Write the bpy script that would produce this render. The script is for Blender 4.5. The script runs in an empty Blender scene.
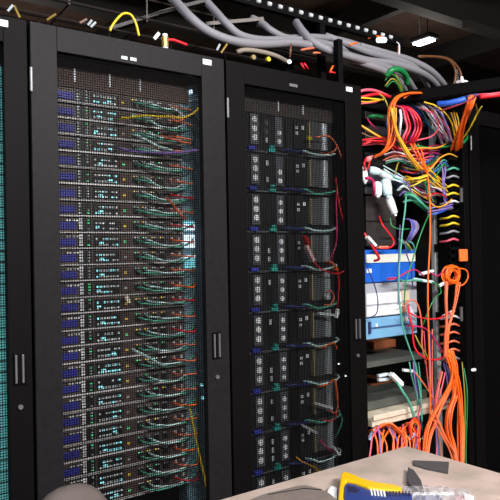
import bpy, bmesh, math, random
import numpy as np
from mathutils import Matrix, Vector
random.seed(7)
COL = bpy.context.scene.collection
SC = bpy.context.scene

# ---------------------------------------------------------------- camera
CX, CY, CZ, YAW, PIT, ROL, FPX = -.5175, -1.633, 1.3955, .6333, .008, -.0195, 643.44
F = Vector((math.sin(YAW)*math.cos(PIT), math.cos(YAW)*math.cos(PIT), math.sin(PIT)))
R0 = Vector((math.cos(YAW), -math.sin(YAW), 0)); U0 = R0.cross(F)
RR = R0*math.cos(ROL)+U0*math.sin(ROL); UU = -R0*math.sin(ROL)+U0*math.cos(ROL)
CAMP = Vector((CX, CY, CZ))
cd = bpy.data.cameras.new('camera'); cam = bpy.data.objects.new('camera', cd); COL.objects.link(cam)
cd.sensor_width = 36; cd.lens = 36*FPX/500; cd.clip_start = .02
cam.matrix_world = Matrix(((RR.x, UU.x, -F.x, CX), (RR.y, UU.y, -F.y, CY), (RR.z, UU.z, -F.z, CZ), (0, 0, 0, 1)))
SC.camera = cam
# ---------------------------------------------------------------- world, lights, exposure
w = bpy.data.worlds.new('room_ambient'); SC.world = w; w.use_nodes = True
w.node_tree.nodes['Background'].inputs[0].default_value = (.75, .85, 1, 1)
w.node_tree.nodes['Background'].inputs[1].default_value = .05
SC.view_settings.view_transform = 'Standard'; SC.view_settings.look = 'None'
SC.view_settings.gamma = 1; SC.view_settings.use_curve_mapping = False
SC.view_settings.exposure = -0.4
def area(name, loc, sx, sy, power, col=(1, .96, .9), rot=(0, 0, 0)):
    l = bpy.data.lights.new(name, 'AREA'); l.shape = 'RECTANGLE'; l.size = sx; l.size_y = sy
    l.energy = power; l.color = col
    o = bpy.data.objects.new(name, l); o.location = loc; o.rotation_euler = rot; COL.objects.link(o); return o
area('area_lamp_light', (.9, -3.3, 2.97), 2.4, .28, 330, (1, .96, .92), (math.radians(48), 0, 0))  # added lamp out of view, tilted to brighten racks more than table
area('area_lamp_light', (-1.9, -2.3, 2.97), 1.2, .28, 110, (.85, .92, 1), (math.radians(40), 0, math.radians(-30)))  # added lamp out of view on the left, aimed at the racks
area('area_lamp_light', (.8, -1.5, 3.02), 1.2, .28, 22)  # added weak lamp out of view over the table
def glow(loc, power, rad=.15):
    l = bpy.data.lights.new('hall_fill_light', 'POINT'); l.energy = power; l.shadow_soft_size = rad; l.color = (1, .93, .85)  # added point fill that brightens the dark background
    o = bpy.data.objects.new('hall_fill_light', l); o.location = loc; COL.objects.link(o)

# ---------------------------------------------------------------- helpers
def at_y(u, v, y):
    d = F*FPX + RR*(u-250) - UU*(v-250); return CAMP + d*((y-CY)/d.y)
def at_z(u, v, z):
    d = F*FPX + RR*(u-250) - UU*(v-250); return CAMP + d*((z-CZ)/d.z)
def lin(c): return tuple((x/255/12.92 if x/255 <= .04045 else ((x/255+.055)/1.055)**2.4) for x in c)
MATS = {}
def mat(name, rgb, rough=.5, metal=0, emit=0, noise=0, nscale=40, spec=.5, bump=0, alpha=None, rgb2=None):
    if name in MATS: return MATS[name]
    m = bpy.data.materials.new(name); m.use_nodes = True; nt = m.node_tree; b = nt.nodes['Principled BSDF']
    c = (*lin(rgb), 1)
    b.inputs['Base Color'].default_value = c; b.inputs['Roughness'].default_value = rough
    b.inputs['Metallic'].default_value = metal; b.inputs['Specular IOR Level'].default_value = spec
    if emit:
        b.inputs['Emission Color'].default_value = c; b.inputs['Emission Strength'].default_value = emit
    if noise or bump:
        tc = nt.nodes.new('ShaderNodeTexCoord'); n = nt.nodes.new('ShaderNodeTexNoise')
        n.inputs['Scale'].default_value = nscale; n.inputs['Detail'].default_value = 5
        nt.links.new(tc.outputs['Object'], n.inputs['Vector'])
        if noise:
            r = nt.nodes.new('ShaderNodeValToRGB')
            c1 = [x*(1-noise) for x in c[:3]]; c2 = [min(1, x*(1+noise)) for x in c[:3]]
            if rgb2: c2 = lin(rgb2)
            r.color_ramp.elements[0].color = (*c1, 1); r.color_ramp.elements[0].position = .35
            r.color_ramp.elements[1].color = (*c2, 1); r.color_ramp.elements[1].position = .65
            nt.links.new(n.outputs['Fac'], r.inputs['Fac']); nt.links.new(r.outputs['Color'], b.inputs['Base Color'])
        if bump:
            bp = nt.nodes.new('ShaderNodeBump'); bp.inputs['Strength'].default_value = bump
            nt.links.new(n.outputs['Fac'], bp.inputs['Height']); nt.links.new(bp.outputs['Normal'], b.inputs['Normal'])
    if alpha is not None:
        b.inputs['Alpha'].default_value = alpha
    MATS[name] = m; return m
BLACK = mat('black_powder_coat', (8, 7, 8), .6, spec=.08, noise=.15, nscale=300)
DOOR = mat('dark_door_paint', (11, 9, 10), .55, spec=.08, noise=.12, nscale=250)
MESHM = mat('black_mesh_wire', (9, 8, 9), .7, spec=.1)
INNER = mat('dark_interior', (16, 15, 16), .8)
CHAS = mat('charcoal_steel', (84, 73, 72), .5, noise=.2, nscale=120)
LIP = mat('grey_steel_lip', (215, 212, 212), .4)
BLUE = mat('blue_badge', (50, 54, 165), .5)
WHITE = mat('white_plastic', (240, 242, 244), .45)
PALE = mat('pale_grey_plastic', (205, 215, 220), .45)
STEEL = mat('brushed_steel', (150, 165, 172), .35, metal=.6)
BROWN = mat('brown_vent', (82, 66, 62), .7, noise=.3, nscale=200)
LEDC = mat('cyan_led', (150, 240, 250), .5, emit=.8)
LEDW = mat('white_led', (225, 240, 255), .5, emit=2.2)
LEDG = mat('green_led', (90, 230, 150), .5, emit=.9)
LEDY = mat('amber_led', (220, 190, 60), .5, emit=.8)
TEAL = mat('teal_plastic', (50, 170, 160), .45)
LATCH = mat('blue_latch', (55, 70, 190), .45)
PORT = mat('port_black', (14, 14, 16), .5)
STICK = mat('white_sticker', (240, 244, 248), .3)
CC = dict(orange=(255, 112, 30), yellow=(240, 205, 45), red=(225, 28, 45), pink=(235, 95, 120), purple=(140, 112, 190),
          blue=(45, 95, 205), green=(25, 130, 70), teal=(85, 175, 150), white=(232, 232, 236), grey=(150, 150, 158),
          palecyan=(205, 240, 240), salmon=(235, 120, 85), magenta=(190, 35, 95), olive=(160, 150, 50), brown=(110, 70, 45),
          navy=(40, 50, 110), black=(22, 22, 24), gold=(235, 170, 50))
def cm(c): return mat(c+'_cable_jacket', CC[c], .42)

class MB:
    def __init__(s): s.v = []; s.f = []; s.m = []; s.mats = []
    def mi(s, m):
        if m not in s.mats: s.mats.append(m)
        return s.mats.index(m)
    def box(s, x0, x1, y0, y1, z0, z1, m):
        i = len(s.v); k = s.mi(m)
        s.v += [(x, y, z) for z in (z0, z1) for y in (y0, y1) for x in (x0, x1)]
        for q in ((0, 2, 3, 1), (4, 5, 7, 6), (0, 1, 5, 4), (2, 6, 7, 3), (0, 4, 6, 2), (1, 3, 7, 5)):
            s.f.append([i+a for a in q]); s.m.append(k)
        return s
    def bar(s, a, b, wd, h, m):
        a = Vector(a); b = Vector(b); t = (b-a).normalized()
        sd = t.cross(Vector((0, 0, 1)));
        if sd.length < .01: sd = Vector((1, 0, 0))
        sd.normalize(); up = sd.cross(t); i = len(s.v); k = s.mi(m)
        for p in (a, b):
            for q in ((-1, -1), (1, -1), (1, 1), (-1, 1)):
                s.v.append(tuple(p+sd*q[0]*wd/2+up*q[1]*h/2))
        for q in ((0, 1, 2, 3), (7, 6, 5, 4), (0, 4, 5, 1), (1, 5, 6, 2), (2, 6, 7, 3), (3, 7, 4, 0)):
            s.f.append([i+a_ for a_ in q]); s.m.append(k)
        return s
    def tube(s, pts, r, m, n=7, caps=True):
        k = s.mi(m); P = [Vector(p) for p in pts]; i0 = len(s.v); N = len(P)
        rs = r if isinstance(r, (list, tuple)) else [r]*N
        nrm = None
        for j, p in enumerate(P):
            t = (P[min(j+1, N-1)]-P[max(j-1, 0)]).normalized()
            if nrm is None:
                nrm = t.cross(Vector((0, 0, 1)));
                if nrm.length < .05: nrm = t.cross(Vector((0, 1, 0)))
            nrm = (nrm - t*nrm.dot(t)).normalized(); bn = t.cross(nrm)
            for a in range(n):
                th = 2*math.pi*a/n; s.v.append(tuple(p+(nrm*math.cos(th)+bn*math.sin(th))*rs[j]))
        for j in range(N-1):
            for a in range(n):
                b = (a+1) % n
                s.f.append([i0+j*n+a, i0+j*n+b, i0+(j+1)*n+b, i0+(j+1)*n+a]); s.m.append(k)
        if caps:
            s.f.append([i0+a for a in range(n)][::-1]); s.m.append(k)
            s.f.append([i0+(N-1)*n+a for a in range(n)]); s.m.append(k)
        return s
    def cyl(s, c, ax, r, h, m, n=16):
        c = Vector(c); d = {'x': Vector((1, 0, 0)), 'y': Vector((0, 1, 0)), 'z': Vector((0, 0, 1))}[ax]
        return s.tube([c, c+d*h], r, m, n)
    def prism(s, pts, z0, z1, m):
        k = s.mi(m); i = len(s.v); n = len(pts)
        s.v += [(p[0], p[1], z0) for p in pts]+[(p[0], p[1], z1) for p in pts]
        s.f.append([i+a for a in range(n)][::-1]); s.m.append(k)
        s.f.append([i+n+a for a in range(n)]); s.m.append(k)
        for a in range(n):
            b = (a+1) % n; s.f.append([i+a, i+b, i+n+b, i+n+a]); s.m.append(k)
        return s
    def build(s, name, parent=None, org=None, bevel=0, smooth=False):
        if org is None:
            if parent is not None:
                r = parent
                while r.parent: r = r.parent
                org = Vector(r.location)
            else:
                xs = list(zip(*s.v)); org = Vector(((min(xs[0])+max(xs[0]))/2, (min(xs[1])+max(xs[1]))/2, min(xs[2])))
        org = Vector(org)
        me = bpy.data.meshes.new(name); me.from_pydata([tuple(Vector(v)-org) for v in s.v], [], s.f)
        for m in s.mats: me.materials.append(m)
        me.polygons.foreach_set('material_index', s.m)
        if smooth: me.polygons.foreach_set('use_smooth', [True]*len(s.f))
        me.update()
        bm = bmesh.new(); bm.from_mesh(me); bmesh.ops.recalc_face_normals(bm, faces=bm.faces); bm.to_mesh(me); bm.free()
        o = bpy.data.objects.new(name, me); COL.objects.link(o)
        if parent is not None: o.parent = parent
        else: o.location = org
        if bevel:
            b = o.modifiers.new('bevel', 'BEVEL'); b.width = bevel; b.segments = 2; b.limit_method = 'ANGLE'
        return o
def tag(o, label=None, cat=None, group=None, kind=None):
    if label: o['label'] = label
    if cat: o['category'] = cat
    if group: o['group'] = group
    if kind: o['kind'] = kind
    return o
def thing(name, loc, label, cat, group=None):
    o = bpy.data.objects.new(name, None); o.empty_display_size = .05; o.location = loc; COL.objects.link(o)
    return tag(o, label, cat, group)
def smooth_path(P, k=6):
    P = [Vector(p) for p in P]
    if len(P) < 3: return P
    Q = [P[0]*2-P[1]]+P+[P[-1]*2-P[-2]]; out = []
    for i in range(1, len(Q)-2):
        for j in range(k):
            t = j/k; a, b, c, d = Q[i-1], Q[i], Q[i+1], Q[i+2]
            out.append(.5*((2*b)+(c-a)*t+(2*a-5*b+4*c-d)*t*t+(3*b-a-3*c+d)*t**3))
    out.append(P[-1]); return out
def cable(pts, colr, label, r=.003, name='network_cable', cat='cable', group=None, world=False, plugs=(), k=6, n=7):
    """pts: (u, v, depth y) on vertical planes of the rack row, or world points"""
    if name == 'network_cable' and colr == 'orange': name = 'orange_cable'  # orange cables are named by their colour
    W = [Vector(p) for p in pts] if world else [at_y(*p) for p in pts]
    S = smooth_path(W, k)
    if not plugs:
        return tag(MB().tube(S, r, cm(colr), n).build(name, smooth=True), label, cat, group)
    c = sum(W, Vector())/len(W)
    t = thing(name, (c.x, c.y, min(p.z for p in W)), label, cat, group)
    MB().tube(S, r, cm(colr), n).build('cord', t, smooth=True)
    for e in plugs:
        a, b = (S[0], S[min(2, len(S)-1)]) if e == 0 else (S[-1], S[-3])
        d = (a-b).normalized()
        MB().bar(a-d*.004, a+d*.02, .011, .009, WHITE).build('plug', t)
    return t
NTH = ['', 'second ', 'third ', 'fourth ', 'fifth ', 'sixth ', 'seventh ', 'eighth ', 'ninth ', 'tenth ', 'eleventh ', 'twelfth ']
def bundle(n, pts, spread, cols, label, group, r=.0028, ys=.015, **kw):
    du = abs(pts[-1][0]-pts[0][0]); dv = abs(pts[-1][1]-pts[0][1]); horiz = du > dv
    noun = next(x for x in ('cable ', 'cord ', 'strand ', 'loop ') if x in label); rest = label.split(noun, 1)[1]
    for i in range(n):
        o = (i/(n-1)*2-1)*spread if n > 1 else 0
        ph = random.random()*6.28; dy = random.uniform(-ys, ys); P = []
        for j, (u, v, y) in enumerate(pts):
            w_ = o*(.75+.25*math.cos(j*1.3))+.35*spread*math.sin(ph+j*.9)
            x_ = .25*spread*math.cos(ph+j)
            P.append((u+x_, v+w_, y+dy) if horiz else (u+w_, v+x_, y+dy))
        if i == 0: pos = 'topmost' if horiz else 'leftmost'
        elif i == n-1: pos = 'lowest' if horiz else 'rightmost'
        else: pos = NTH[i]+('from the top' if horiz else 'from the left')
        c = cols[i % len(cols)]; cn = {'gold': 'golden', 'palecyan': 'pale cyan', 'navy': 'dark blue'}.get(c, c)
        lab = '%s %s%s, %s' % (cn, noun, rest, pos)
        if len(lab.split()) > 16: print('LONG', lab)
        cable(P, c, lab, r=r, group=group, **kw)

# ---------------------------------------------------------------- setting
FLOOR = mat('raised_floor_tile', (96, 92, 88), .5, noise=.12, nscale=8)
WALLM = mat('dark_brown_wall', (92, 72, 58), .9, noise=.15, nscale=3)
CEILM = mat('dark_ceiling_deck', (84, 64, 54), .9, noise=.25, nscale=5)
X0, X1, Y0, Y1, ZC = -2.6, 9.2, -4.2, 5.6, 3.6
def struct(mb, name, **k): return tag(mb.build(name, **k), kind='structure')
struct(MB().box(X0, X1, Y0, Y1, -.1, 0, FLOOR), 'floor')
struct(MB().box(X0, X1, Y0, Y1, ZC, ZC+.1, CEILM), 'ceiling')
struct(MB().box(X0, X1, Y1, Y1+.1, 0, ZC, WALLM), 'wall_back')
struct(MB().box(X0, X1, Y0-.1, Y0, 0, ZC, WALLM), 'wall_front')
struct(MB().box(X0-.1, X0, Y0, Y1, 0, ZC, WALLM), 'wall_left')
struct(MB().box(X1, X1+.1, Y0, Y1, 0, ZC, WALLM), 'wall_right')
STEELD = mat('dark_painted_steel', (34, 29, 27), .8)
for i, (y, z0) in enumerate(((1.5, 3.25), (2.9, 3.25), (4.3, 3.25))):
    struct(MB().box(X0, X1, y, y+.12, z0, ZC, STEELD), 'trim_%d' % (i+1))
for i, x in enumerate((2.0, 3.6, 5.2, 6.8)):
    struct(MB().box(x, x+.08, .5, Y1, 3.38, ZC, STEELD), 'trim_%d' % (i+4))
p = at_y(474, 60, 3.6); struct(MB().box(p.x-.12, p.x+.12, 3.5, 3.74, 0, ZC, STEELD), 'trim_8')

# ---------------------------------------------------------------- cabinets
RX = [-.6, 0, .6, 1.2, 1.83]
TOPZ = 2.0
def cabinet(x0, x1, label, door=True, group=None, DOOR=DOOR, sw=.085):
    t = thing('server_cabinet', (x0+(x1-x0)/2, .5, 0), label, 'server cabinet', group)
    f = MB()
    for x in (x0+.001, x1-.046):
        for y in (.03, .945):
            f.box(x, x+.045, y, y+.045, .05, TOPZ-.03, BLACK)
    for z in (.02, TOPZ-.06):
        f.box(x0+.001, x1-.001, .03, .075, z, z+.055, BLACK); f.box(x0+.001, x1-.001, .945, .99, z, z+.055, BLACK)
    f.build('frame', t, bevel=.002)
    MB().box(x0+.001, x1-.001, .03, .99, TOPZ-.005, TOPZ+.003, BLACK).build('top_panel', t)
    MB().box(x0+.001, x1-.001, .03, .99, .0, .02, BLACK).build('bottom_panel', t)
    MB().box(x0+.001, x0+.006, .075, .945, .02, TOPZ-.005, INNER).build('side_panel', t)
    MB().box(x1-.006, x1-.001, .075, .945, .02, TOPZ-.005, INNER).build('side_panel', t)
    MB().box(x0+.006, x1-.006, .975, .985, .02, TOPZ-.005, INNER).build('rear_panel', t)
    if door:
        L, Rr, T, B = x0+.073, x1-sw, 1.935, .12
        d = MB()
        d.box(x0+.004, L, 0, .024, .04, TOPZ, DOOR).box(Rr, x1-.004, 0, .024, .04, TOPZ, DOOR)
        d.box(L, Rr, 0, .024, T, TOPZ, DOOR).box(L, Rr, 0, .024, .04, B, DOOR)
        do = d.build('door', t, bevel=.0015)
        g = MB(); pitch = .0066
        nx = int((Rr-L)/pitch); nz = int((T-B)/pitch)
        for i in range(nx+1):
            x = L+i*(Rr-L)/nx; g.box(x-.0007, x+.0007, .010, .0115, B, T, MESHM)
        for i in range(nz+1):
            z = B+i*(T-B)/nz; g.box(L, Rr, .0118, .0135, z-.0007, z+.0007, MESHM)
        g.build('mesh_panel', do)
        hx = x1-.052 if sw > .07 else x1-.036
        h = MB().box(hx-.015, hx+.015, -.004, .0, 1.085, 1.165, BLACK)
        h.box(hx-.0125, hx-.0075, -.009, -.004, 1.09, 1.16, STEELH).box(hx+.0035, hx+.0085, -.012, -.004, 1.09, 1.16, STEELH)
        tag(h.build('handle', do, bevel=.001), 'swing handle with two pale metal ribs')
        MB().cyl((hx, -.006, 1.03), 'y', .006, .006, STEELH).build('lock', do)
        b = MB().box(x1-sw+.003-(.022 if sw < .07 else 0), x1-sw+.033-(.022 if sw < .07 else 0), -.003, 0, 1.972, 1.988, STICK).build('badge', do)
        tag(b, 'small white maker badge on the top corner')
        for z in (.35, 1.84):
            MB().cyl((x0+.003, -.006, z-.02), 'z', .004, .06, STEELH, 10).build('hinge', do)
    return t
STEELH = mat('worn_handle_metal', (120, 118, 122), .4, metal=.5)
STILE = mat('satin_edge', (96, 94, 98), .4)
c0 = cabinet(RX[0], RX[1], 'black server cabinet at the left edge, only its door handle side in view', sw=.062)
c1 = cabinet(RX[1], RX[2], 'black cabinet with mesh door full of thin servers with blue badges', DOOR=mat('lit_door_paint', (29, 27, 30), .5, spec=.12, noise=.15, nscale=60))  # black door paint lightened for the light on its left stile
c2 = cabinet(RX[2], RX[3], 'black cabinet with mesh door holding tall units with white discs')

for cab, marks in ((c1, ((121, 56.5, 127, 59.5), (130, 58, 136, 61))), (c2, ((289, 84.5, 297, 86.5),))):
    for (u0, v0, u1, v1) in marks:
        A = at_y(u0, v0, 0); B = at_y(u1, v1, 0); zm = (A.z+B.z)/2
        MB().box(A.x, B.x, -.003, 0, zm-.0045, zm+.0045, PALE if cab is c1 else STEELH).build('badge', cab)
# ---------------------------------------------------------------- thin servers, cabinet 1
ORD = ['topmost', 'second', 'third', 'fourth', 'fifth', 'sixth', 'seventh', 'eighth', 'ninth', 'tenth', 'eleventh', 'twelfth',
       'thirteenth', 'fourteenth', 'fifteenth', 'sixteenth', 'seventeenth', 'eighteenth', 'nineteenth', 'twentieth',
       'twenty-first', 'twenty-second', 'twenty-third', 'twenty-fourth', 'twenty-fifth', 'twenty-sixth']
def thin_server(x0, zc, label, hot=False, lit=1.0, group='thin servers stacked in the cabinet with blue badges'):
    z0, z1 = zc-.0215, zc+.0205; y = .07
    t = thing('rack_server', (x0+.2, y+.3, z0), label, 'server', group)
    MB().box(x0, x0+.402, y, y+.62, z0, z1, CHAS).build('chassis', t)
    m = MB().box(x0, x0+.402, y-.006, y, z0+.001, z0+.0055, LIP)
    m.build('front_lip', t)
    tag(MB().box(x0+.012, x0+.062, y-.004, y, zc-.010, zc+.009, BLUE).build('badge', t, bevel=.001), 'blue front badge')
    m = MB().box(x0+.070, x0+.108, y-.003, y, z0+.007, z1-.002, PORT)
    for j in range(4):
        zz = z0+.010+j*.0085
        m.box(x0+.0715, x0+.0810 if hot else x0+.0785, y-.005, y-.003, zz, zz+(.0062 if hot else .004), WHITE if hot else PALE)
    if hot:
        for j in range(4): m.box(x0+.034+j*.010, x0+.040+j*.010, y-.005, y-.003, z1-.0085, z1-.004, WHITE)
    for j in range(4):
        zz = z0+.010+j*.0085
        if random.random() < .8: m.box(x0+.096, x0+.101, y-.005, y-.003, zz, zz+.004, PALE if random.random() < .6 else LEDG)
    m.build('status_panel', t)
    m = MB().box(x0+.116, x0+.190, y-.003, y, z0+.007, z1-.003, PORT)
    for j in range(7):
        xx = x0+.119+j*.010
        for zz in (zc-.009, zc+.007):
            if random.random() < .85:
                mm = random.choice([PALE, WHITE, PALE, LEDC if lit > .5 else PALE])
                m.box(xx, xx+.0065, y-.006, y-.003, zz-.002, zz+.0032, mm)
    xx = x0+.12+random.choice([0, .01, .04])
    m.box(xx, xx+.012, y-.0065, y-.003, zc-.006, zc-.001, LEDC)
    m.build('drive_panel', t)
    m = MB().box(x0+.194, x0+.232, y-.003, y, z0+.007, z1-.003, BROWN)
    m.box(x0+.205, x0+.211, y-.005, y-.003, zc-.003, zc+.003, random.choice([LEDY, PALE, LEDG]))
    m.build('vent', t)
    m = MB()
    for a in (.236, .262, .29, .318):
        m.box(x0+a, x0+a+.018, y-.003, y, zc-.008, zc+.008, PORT)
        m.box(x0+a+.002, x0+a+.006, y-.005, y-.003, zc+.010, zc+.0135, random.choice([LEDG, LEDY, PALE, PALE]))
        m.box(x0+a+.011, x0+a+.016, y-.005, y-.003, zc+.010, zc+.0135, random.choice([PALE, PALE, WHITE]))
    m.build('network_port', t)
    m = MB().box(x0+.34, x0+.398, y-.003, y, z0+.007, z1-.003, CHAS)
    for j in range(4): m.box(x0+.345+j*.013, x0+.351+j*.013, y-.005, y-.003, zc+.002, zc+.012, PALE if j % 2 else BROWN)
    m.build('power_supply', t)
    return t
ZB = 1.8415
for k in range(26):
    zc = ZB-.04445*k
    lab = '%s thin server down the stack in the cabinet with blue badges' % ORD[k] if k else 'topmost thin server with blue badge, under the blank panel'
    if k == 25: lab = 'lowest thin server with blue badge in view, just above the bottom of the photo'
    thin_server(.078, zc, lab, hot=k >= 8)
    # cords of this server
    dz = random.uniform(-.003, .003); tilt = random.choice([0, 0, .006, -.012]) if k < 6 else random.uniform(-.005, .004)
    x = .078
    o_ = ORD[k]
    yy = .045
    cable([(x+.245, .066, zc+.002), (x+.255, yy, zc-.002), (x+.29, yy-.004, zc-.008+dz), (x+.34, yy-.004, zc-.012+dz+tilt), (x+.385, yy-.002, zc-.010+tilt),
           (x+.42, yy+.010, zc+.002+tilt), (x+.435, yy+.025, zc+.008)], 'teal', 'teal patch cord sagging across the %s thin server' % o_, r=.0030,
          world=True, name='patch_cable', group='teal cords of the thin servers')
    cable([(x+.27, .066, zc+.006), (x+.275, yy, zc+.003), (x+.30, yy-.010, zc-.004+tilt), (x+.33, yy-.010, zc-.009+tilt), (x+.36, yy-.008, zc-.008+tilt), (x+.40, .064, zc-.004)],
          'palecyan', 'pale cord looped over the right half of the %s thin server' % o_, r=.0026, world=True, name='patch_cable', group='pale cords of the thin servers')
    cable([(x+.355, .066, zc+.006), (x+.36, yy, zc+.003), (x+.385, yy-.012, zc+.0+dz), (x+.415, yy-.010, zc-.003+dz), (x+.43, yy+.01, zc-.002), (x+.438, yy+.025, zc+.006)],
          random.choice(['salmon', 'salmon', 'orange', 'red']), 'short orange-red cord at the right end of the %s thin server' % o_, r=.0026, world=True, name='network_cable',
          group='orange-red cords of the thin servers')
# blank panels
def blank_panel(x0, x1, z0, z1, slots, label, BROWN=BROWN):
    t = thing('blanking_panel', ((x0+x1)/2, .08, z0), label, 'panel')
    MB().box(x0, x1, .07, .078, z0, z1, BROWN).build('panel', t)
    for sx in slots:
        MB().box(sx, sx+.005, .066, .07, z0+.015, z0+.015+.4*(z1-z0), PALE).build('slot_rib', t)
blank_panel(.078, .508, 1.866, 1.955, [.143, .245, .34], 'brown perforated blank panel with three upright ribs above the blue-badge servers')
blank_panel(.68, 1.12, 1.868, 1.955, [.86, .97], 'dark blank panel with pale ribs above the units with white discs', mat('dark_vent', (62, 56, 54), .7, noise=.3, nscale=200))
# power strip with lit displays
t = thing('power_strip', (.525, .1, .2), 'upright pale steel power strip with glowing displays beside the blue-badge servers', 'power strip')
MB().box(.484, .565, .078, .13, .2, 1.93, mat('strip_steel', (140, 178, 195), .35, metal=.3)).build('housing', t)
for z0_, z1_ in ((0, 3), (4, 8), (10, 14)):
    for a in (.487, .508):
        for i in range(z0_, z1_):
            z = 1.50-i*.0105
            MB().box(a, a+.015, .072, .078, z-.0042, z+.0042, LEDW if i in (1, 2, 4, 5, 6, 7, 10) else LEDC).build('display', t)
s = MB().cyl((.520, .070, 1.905), 'y', .006, .008, LEDW); s.build('indicator_lamp', t)  # emissive dot standing in for a bright reflection on the panel
s = MB().bar((.492, .074, 1.868), (.545, .074, 1.884), .004, .004, WHITE); s.build('clip', t)  # white bar standing in for the slanting reflection on the panel
s = MB()
for i in range(46):
    z = 1.30-i*.024
    s.box(.52, .5245, .0765, .078, z, z+.014, STEEL)
s.build('outlet_row', t)

# ---------------------------------------------------------------- tall units, cabinet 2
TUC = mat('unit_dark_steel', (40, 41, 45), .45, spec=.2, noise=.2, nscale=90)
TUP = mat('unit_label_panel', (84, 90, 97), .5)
SILV = mat('silver_cover', (168, 178, 184), .3, metal=.3)
DISC = mat('white_disc', (245, 248, 250), .4)
def tall_unit(zl, k, label):
    y = .07; z0, z1 = zl-.012, zl+.1195; x0 = .69
    t = thing('storage_unit', (x0+.21, y+.3, z0), label, 'storage unit', 'tall units with white discs')
    MB().box(x0, x0+.425, y+.003, y+.62, z0, z1, TUC).build('chassis', t, bevel=.001)
    for (a, wd, n_, off) in ((.742, .034, 3, .036), (.848, .03, 3 if k > 1 else 2, .030)):
        MB().box(a, a+wd, y-.002, y+.003, z0+.026, z1-.006, TUP).build('carrier', t)
        for j in range(n_):
            zz = z0+off+.012+j*.030
            m = MB().cyl((a+wd*.5, y-.005, zz), 'y', .0105 if a < .8 else .0085, .003, DISC, 14)
            m.build('disc', t)
    m = MB()
    for j in range(3):
        if random.random() < .75: m.box(.806, .814, y-.003, y+.003, z0+.036+j*.028, z0+.052+j*.028, random.choice([PALE, TUP, PALE]))
    m.box(.800, .825, y-.001, y+.003, z0+.03, z1-.012, PORT); m.build('bay_handle', t)
    MB().box(.893, .925, y-.001, y+.003, z0+.026, z1-.006, PORT).build('vent', t)
    m = MB().box(.930, .985, y-.002, y+.003, z0+.028, z1-.006, TUC)
    for j in range(2): m.box(.937, .949, y-.004, y-.002, z0+.075+j*.018, z0+.085+j*.018, PALE)
    m.box(.965, .976, y-.004, y-.002, z0+.095, z0+.108, random.choice([PALE, WHITE]))
    m.build('port_panel', t)
    MB().box(.992, .996, y-.012, y+.003, z0+.03, z1-.01, mat('beige_edge', (150, 140, 110), .5)).build('guide_rib', t)
    MB().box(1.0, 1.052, y-.006, y+.003, z0+.028, z1-.004, SILV2).build('side_cover', t)
    MB().tube([(1.072, y+.004, z0+.028), (1.072, y+.004, z1-.006)], .0150, SILV, 20).build('silver_cover', t, smooth=False)
    tag(MB().box(.728, .758, y-.014, y+.003, zl-.007, zl+.006, LATCH).build('latch', t, bevel=.002), 'blue latch')
    m = MB().box(.812, .838, y-.012, y+.003, zl-.009, zl+.003, TEAL).box(.817, .833, y-.015, y, zl+.006, zl+.014, TEAL)
    tag(m.build('latch', t, bevel=.0015), 'teal latch')
    MB().box(.69, 1.10, y-.004, y+.003, z0, z0+.006, TUP).build('front_lip', t)
    return t
SILV2 = mat('grey_cover', (78, 82, 85), .45)
for k in range(10):
    zl = 1.7492-.13335*k
    lab = '%s tall unit with white discs and blue latch, counting down the middle cabinet' % ORD[k]
    if k == 0: lab = 'topmost tall unit with white discs, under the dark blank panel'
    if k == 9: lab = 'lowest tall unit with white discs, just above the beige table edge'
    tall_unit(zl, k, lab)
    j = lambda a: random.uniform(-a, a)
    o_ = ORD[k]
    cable([(.87, .066, zl), (.89, .05, zl+.003), (.92, .046, zl-.002), (.95, .05, zl+.001), (.965, .066, zl)], 'navy',
          'navy cord tied across the foot of the %s tall unit' % o_, r=.0048, world=True, name='patch_cable', group='navy cords of the tall units')
    cable([(.95, .066, zl+.004), (.965, .048, zl+.003), (1.0, .040, zl-.008+j(.004)), (1.05, .036, zl-.006), (1.10, .045, zl+.004), (1.118, .09, zl+.008)],
          ['palecyan', 'teal', 'palecyan'][k % 3], 'pale green cord from the foot of the %s tall unit to its right' % o_, r=.0034, world=True, name='patch_cable', group='pale green cords of the tall units')

# cords inside cabinet 2
Y2 = .028
def c2c(pts, col, lab, r=.0027, plugs=()): cable([(u, v, Y2+dy) for u, v, dy in pts], col, lab, r=r, name='patch_cable', plugs=plugs)
c2c([(310, 138, .03), (318, 137, 0), (328, 136, -.003), (336, 144, 0), (343, 162, 0), (346, 178, 0), (345, 190, 0), (341, 200, .02)], 'salmon', 'orange-red cord arching from a yellow plug at the top of the middle cabinet', plugs=(0,))
MB_ = MB(); p = at_y(310, 138, .04); MB_.cyl((p.x, p.y, p.z), 'y', .008, .012, mat('yellow_plastic', (220, 200, 40), .4))
tag(MB_.build('cable_plug'), 'round yellow plug on the topmost tall unit of the middle cabinet', 'plug')
c2c([(337, 147, 0), (333, 152, 0), (326, 154, .01), (321, 153, .03)], 'salmon', 'short salmon cord branching left under the orange-red arch')
c2c([(336, 178, .02), (338, 195, 0), (341, 212, 0), (347, 234, 0), (351, 250, 0), (349, 265, 0), (340, 273, 0), (325, 271, -.003), (314, 262, 0), (306, 248, .01), (304, 238, .03)], 'red', 'long red cord looping round the right side of the middle cabinet', r=.0026, plugs=())
c2c([(337, 190, .02), (336, 205, 0), (337, 225, 0), (336, 244, 0), (331, 258, 0), (328, 266, .02)], 'magenta', 'thin magenta cord hanging inside the long red loop')
tag(MB().bar(at_y(306, 246, .025), at_y(313, 261, .025), .016, .012, mat('pinkish_plug', (230, 190, 190), .4)).build('cable_plug'), 'pinkish-white plug at the lower end of the long red loop', 'plug')
tag(MB().bar(at_y(304, 236, .028), at_y(309, 245, .028), .014, .012, mat('red_boot', (170, 30, 35), .4)).build('cable_boot'), 'red cable boot above the pinkish-white plug', 'plug')
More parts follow.
